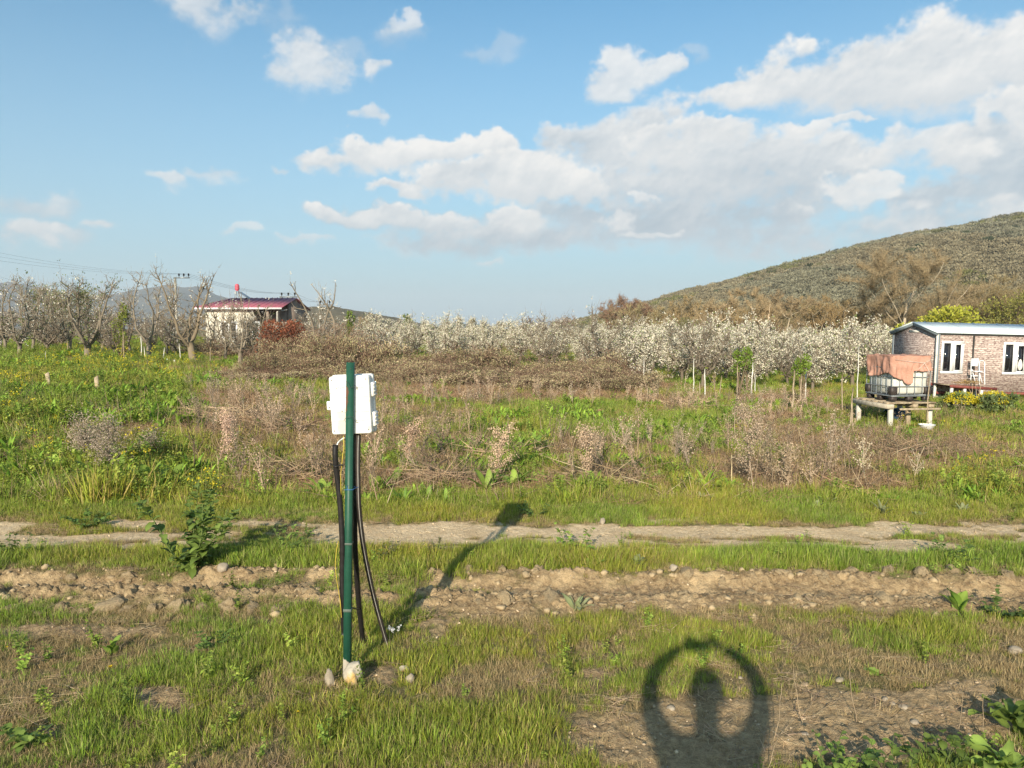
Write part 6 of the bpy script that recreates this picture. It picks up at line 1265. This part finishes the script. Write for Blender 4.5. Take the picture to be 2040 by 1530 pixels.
far_l = [P(-160, 470 + 12 * k, 44) for k in range(3)]
for k in range(3):
    wire(far_l[k], w1[k], .5, ['topmost wire running from the left edge to the white pole', 'middle wire running from the left edge to the white pole', 'lowest wire running from the left edge to the white pole'][k]); wire(w1[k], w2[k], .6, ['near wire between the white pole and the pole behind the house', 'middle wire between the white pole and the pole behind the house', 'far wire between the white pole and the pole behind the house'][k], .009)
    wire(w2[k], w3[k], .6, ['near wire between the two furthest poles', 'middle wire between the two furthest poles', 'far wire between the two furthest poles'][k], .012)
wire(P(2, 552, 58), w1[0] - Vector((0, 0, 1.4)), 1.0, 'sagging wire from the plain pole to the white pole')
# ------------------------------------------------------------------ the photographer, standing behind the camera with the phone held up
def skin_body(name, verts, edges, mat, parent=None, root=0, sub=2):
    me = bpy.data.meshes.new(name); me.from_pydata([v[:3] for v in verts], edges, []); o = bpy.data.objects.new(name, me); COL.objects.link(o)
    m = o.modifiers.new('skin', 'SKIN'); 
    for k, v in enumerate(verts):
        s = me.skin_vertices[0].data[k]; s.radius = (v[3], v[4] if len(v) > 4 else v[3]); s.use_root = (k == root)
    sb = o.modifiers.new('smooth', 'SUBSURF'); sb.levels = sb.render_levels = sub; m.use_smooth_shade = True
    me.materials.append(mat); o.parent = parent; return o
def person():
    hx, hy = .03, -.14                                   # head position: its shadow falls under the phone's
    M_SKIN = mat_basic('skin', (.42, .26, .18), .55, .3, (20, .08)); M_HAIR = mat_basic('dark_hair', (.03, .022, .016), .6, .3, (60, .3), bump=.5); M_JACK = mat_basic('blue_jacket', (.05, .07, .11), .85, .15, (18, .15), bump=.3); M_TROU = mat_basic('dark_trousers', (.06, .055, .05), .9, .1, (18, .15), bump=.3); M_SHOE = mat_basic('brown_shoe', (.10, .06, .04), .6, .3)
    t = thing('person', 'person in a dark jacket holding a phone up in both raised arms', 'person', (hx, hy, 0))
    z0 = float(gz(hx, hy)); A = lambda x, y, z: (x, y, z)
    # one skeleton for the whole body: pelvis, spine, neck, head, arms raised round the head, legs
    V = [(0,0,.95,.155,.12),(0,.0,1.10,.145,.11),(0,.0,1.28,.165,.12),(0,-.01,1.42,.155,.11),(0,-.005,1.50,.065,.06),(0,.01,1.57,.060,.062),(0,.025,1.645,.077,.098),(0,.02,1.715,.066,.082)]
    E = [(0,1),(1,2),(2,3),(3,4),(4,5),(5,6),(6,7)]
    for s in (-1, 1):
        b = len(V); V += [(s*.185,-.01,1.465,.062),(s*.268,.02,1.57,.050),(s*.292,.045,1.665,.046),(s*.270,.07,1.765,.041),(s*.19,.09,1.845,.034),(s*.122,.100,1.875,.030)]; E += [(3,b)] + [(b+k,b+k+1) for k in range(5)]
        b = len(V); V += [(s*.095,0,.88,.098),(s*.105,.01,.70,.082),(s*.105,.02,.50,.058),(s*.11,-.01,.30,.055),(s*.115,-.02,.10,.042),(s*.12,.06,.045,.042),(s*.125,.16,.03,.034)]; E += [(0,b)] + [(b+k,b+k+1) for k in range(6)]
    body = skin_body('body', V, E, M_SKIN, t)
    # clothing as shells of the same skeleton
    pick = [1,2,3] ; JV = [(0,0,.90,.175,.14),(0,0,1.10,.165,.13),(0,0,1.28,.182,.137),(0,-.01,1.425,.168,.122),(0,-.008,1.475,.088,.08)]; JE = [(0,1),(1,2),(2,3),(3,4)]
    for s in (-1, 1):
        b = len(JV); JV += [(s*.185,-.01,1.47,.068),(s*.270,.02,1.575,.057),(s*.294,.045,1.668,.050),(s*.272,.07,1.767,.046),(s*.196,.088,1.842,.039)]; JE += [(3,b)] + [(b+k,b+k+1) for k in range(4)]
    skin_body('jacket', JV, JE, M_JACK, t)
    TV = [(0,0,.96,.168,.135),(0,0,.90,.165,.135)]; TE = [(0,1)]
    for s in (-1, 1):
        b = len(TV); TV += [(s*.097,0,.82,.108),(s*.105,.01,.68,.093),(s*.105,.02,.50,.075),(s*.11,-.01,.30,.070),(s*.115,-.015,.09,.064)]; TE += [(1,b)] + [(b+k,b+k+1) for k in range(4)]
    skin_body('trousers', TV, TE, M_TROU, t)
    for s in (-1, 1): skin_body('shoe', [(s*.115,-.045,.05,.048,.05),(s*.12,.05,.045,.050,.045),(s*.125,.17,.033,.040,.032)], [(0,1),(1,2)], M_SHOE, t)
    # hair cap, ears, nose, eyes, mouth
    v, f = ICO3; w = v * [.088, .112, .10] + [0, .012, 1.70]; keep = (w[:, 2] > 1.655 + .9 * np.maximum(w[:, 1] - .04, 0)); fk = f[keep[f].all(1)]; mb = MB(); mb.add(w, fk); o = mb.build('hair', M_HAIR, t, smooth=True); sm = o.modifiers.new('thickness', 'SOLIDIFY'); sm.thickness = .008
    for s in (-1, 1):
        mb = MB(); mb.add(v * [.012, .022, .032] + [s*.092, .012, 1.645], f); mb.build('ear', M_SKIN, t, smooth=True)
        mb = MB(); mb.add(v * [.013, .008, .008] + [s*.033, .112, 1.66], f); mb.build('eye', M_UPVC, t, smooth=True)
    skin_body('nose', [(0,.112,1.665,.009),(0,.122,1.640,.011),(0,.128,1.622,.014)], [(0,1),(1,2)], M_SKIN, t)
    mb = MB(); mb.add(v * [.026, .010, .008] + [0, .108, 1.592], f); mb.build('lips', mat_basic('lips', (.38, .17, .14), .5, .3), t, smooth=True)
    # hands: palm and five fingers closed on the edges of the phone
    for s in (-1, 1):
        q = lambda x, y, z, r, *k: (s * x * .95, y - .165, z - .095, r, *k)
        skin_body('palm', [q(.124, .266, 1.970, .028, .02), q(.108, .272, 1.985, .032, .016), q(.100, .276, 2.008, .030, .014)], [(0,1),(1,2)], M_SKIN, t, sub=1)
        for k, (dz, L) in enumerate(((.034, .052), (.016, .060), (-.002, .058), (-.020, .046))):
            skin_body('finger', [q(.098, .282, 1.99 + dz, .0095), q(.092, .303, 1.99 + dz * 1.05, .0088), q(.092 - L * .45, .307, 1.992 + dz * 1.05, .0080), q(.092 - L, .304, 1.993 + dz * 1.05, .0065)], [(0,1),(1,2),(2,3)], M_SKIN, t, sub=1)
        skin_body('thumb', [q(.100, .266, 1.980, .012), q(.088, .254, 1.998, .0105), q(.068, .256, 2.010, .0085)], [(0,1),(1,2)], M_SKIN, t, sub=1)
    t.scale = (1.05,) * 3
    t.location.z = z0
    ph = thing('phone', 'black phone held up in both hands above the head', 'phone', (.0, -.030, CZ - .012)); ph.rotation_euler = (-PITCH, 0, 0)
    mb = MB(); mb.box((-.080, -.0045, -.037), (.080, .0045, .037), bev=.003); mb.build('case', M_BLACK, ph)
    mb = MB(); mb.box((-.075, -.0056, -.034), (.075, -.0046, .034)); mb.build('screen', M_GLASS, ph)
    mb = MB(); mb.tube([(0, .0045, .012), (0, .0075, .012)], .007, 14); mb.build('lens', M_GLASS, ph, smooth=True)
person()
# ------------------------------------------------------------------ air
def haze():
    mb = MB(); mb.box((-6500, -1200, -18), (6500, 6800, 300)); m = bpy.data.materials.new('air'); m.use_nodes = True; T = NT(m.node_tree)
    v = T.n('ShaderNodeVolumePrincipled', i={'Color': (.78, .86, .95, 1), 'Density': HAZE, 'Anisotropy': .0}); T.n('ShaderNodeOutputMaterial', i={1: v.outputs[0]})
    tag(mb.build('haze', m), kind='stuff')
HAZE = .00018
haze()
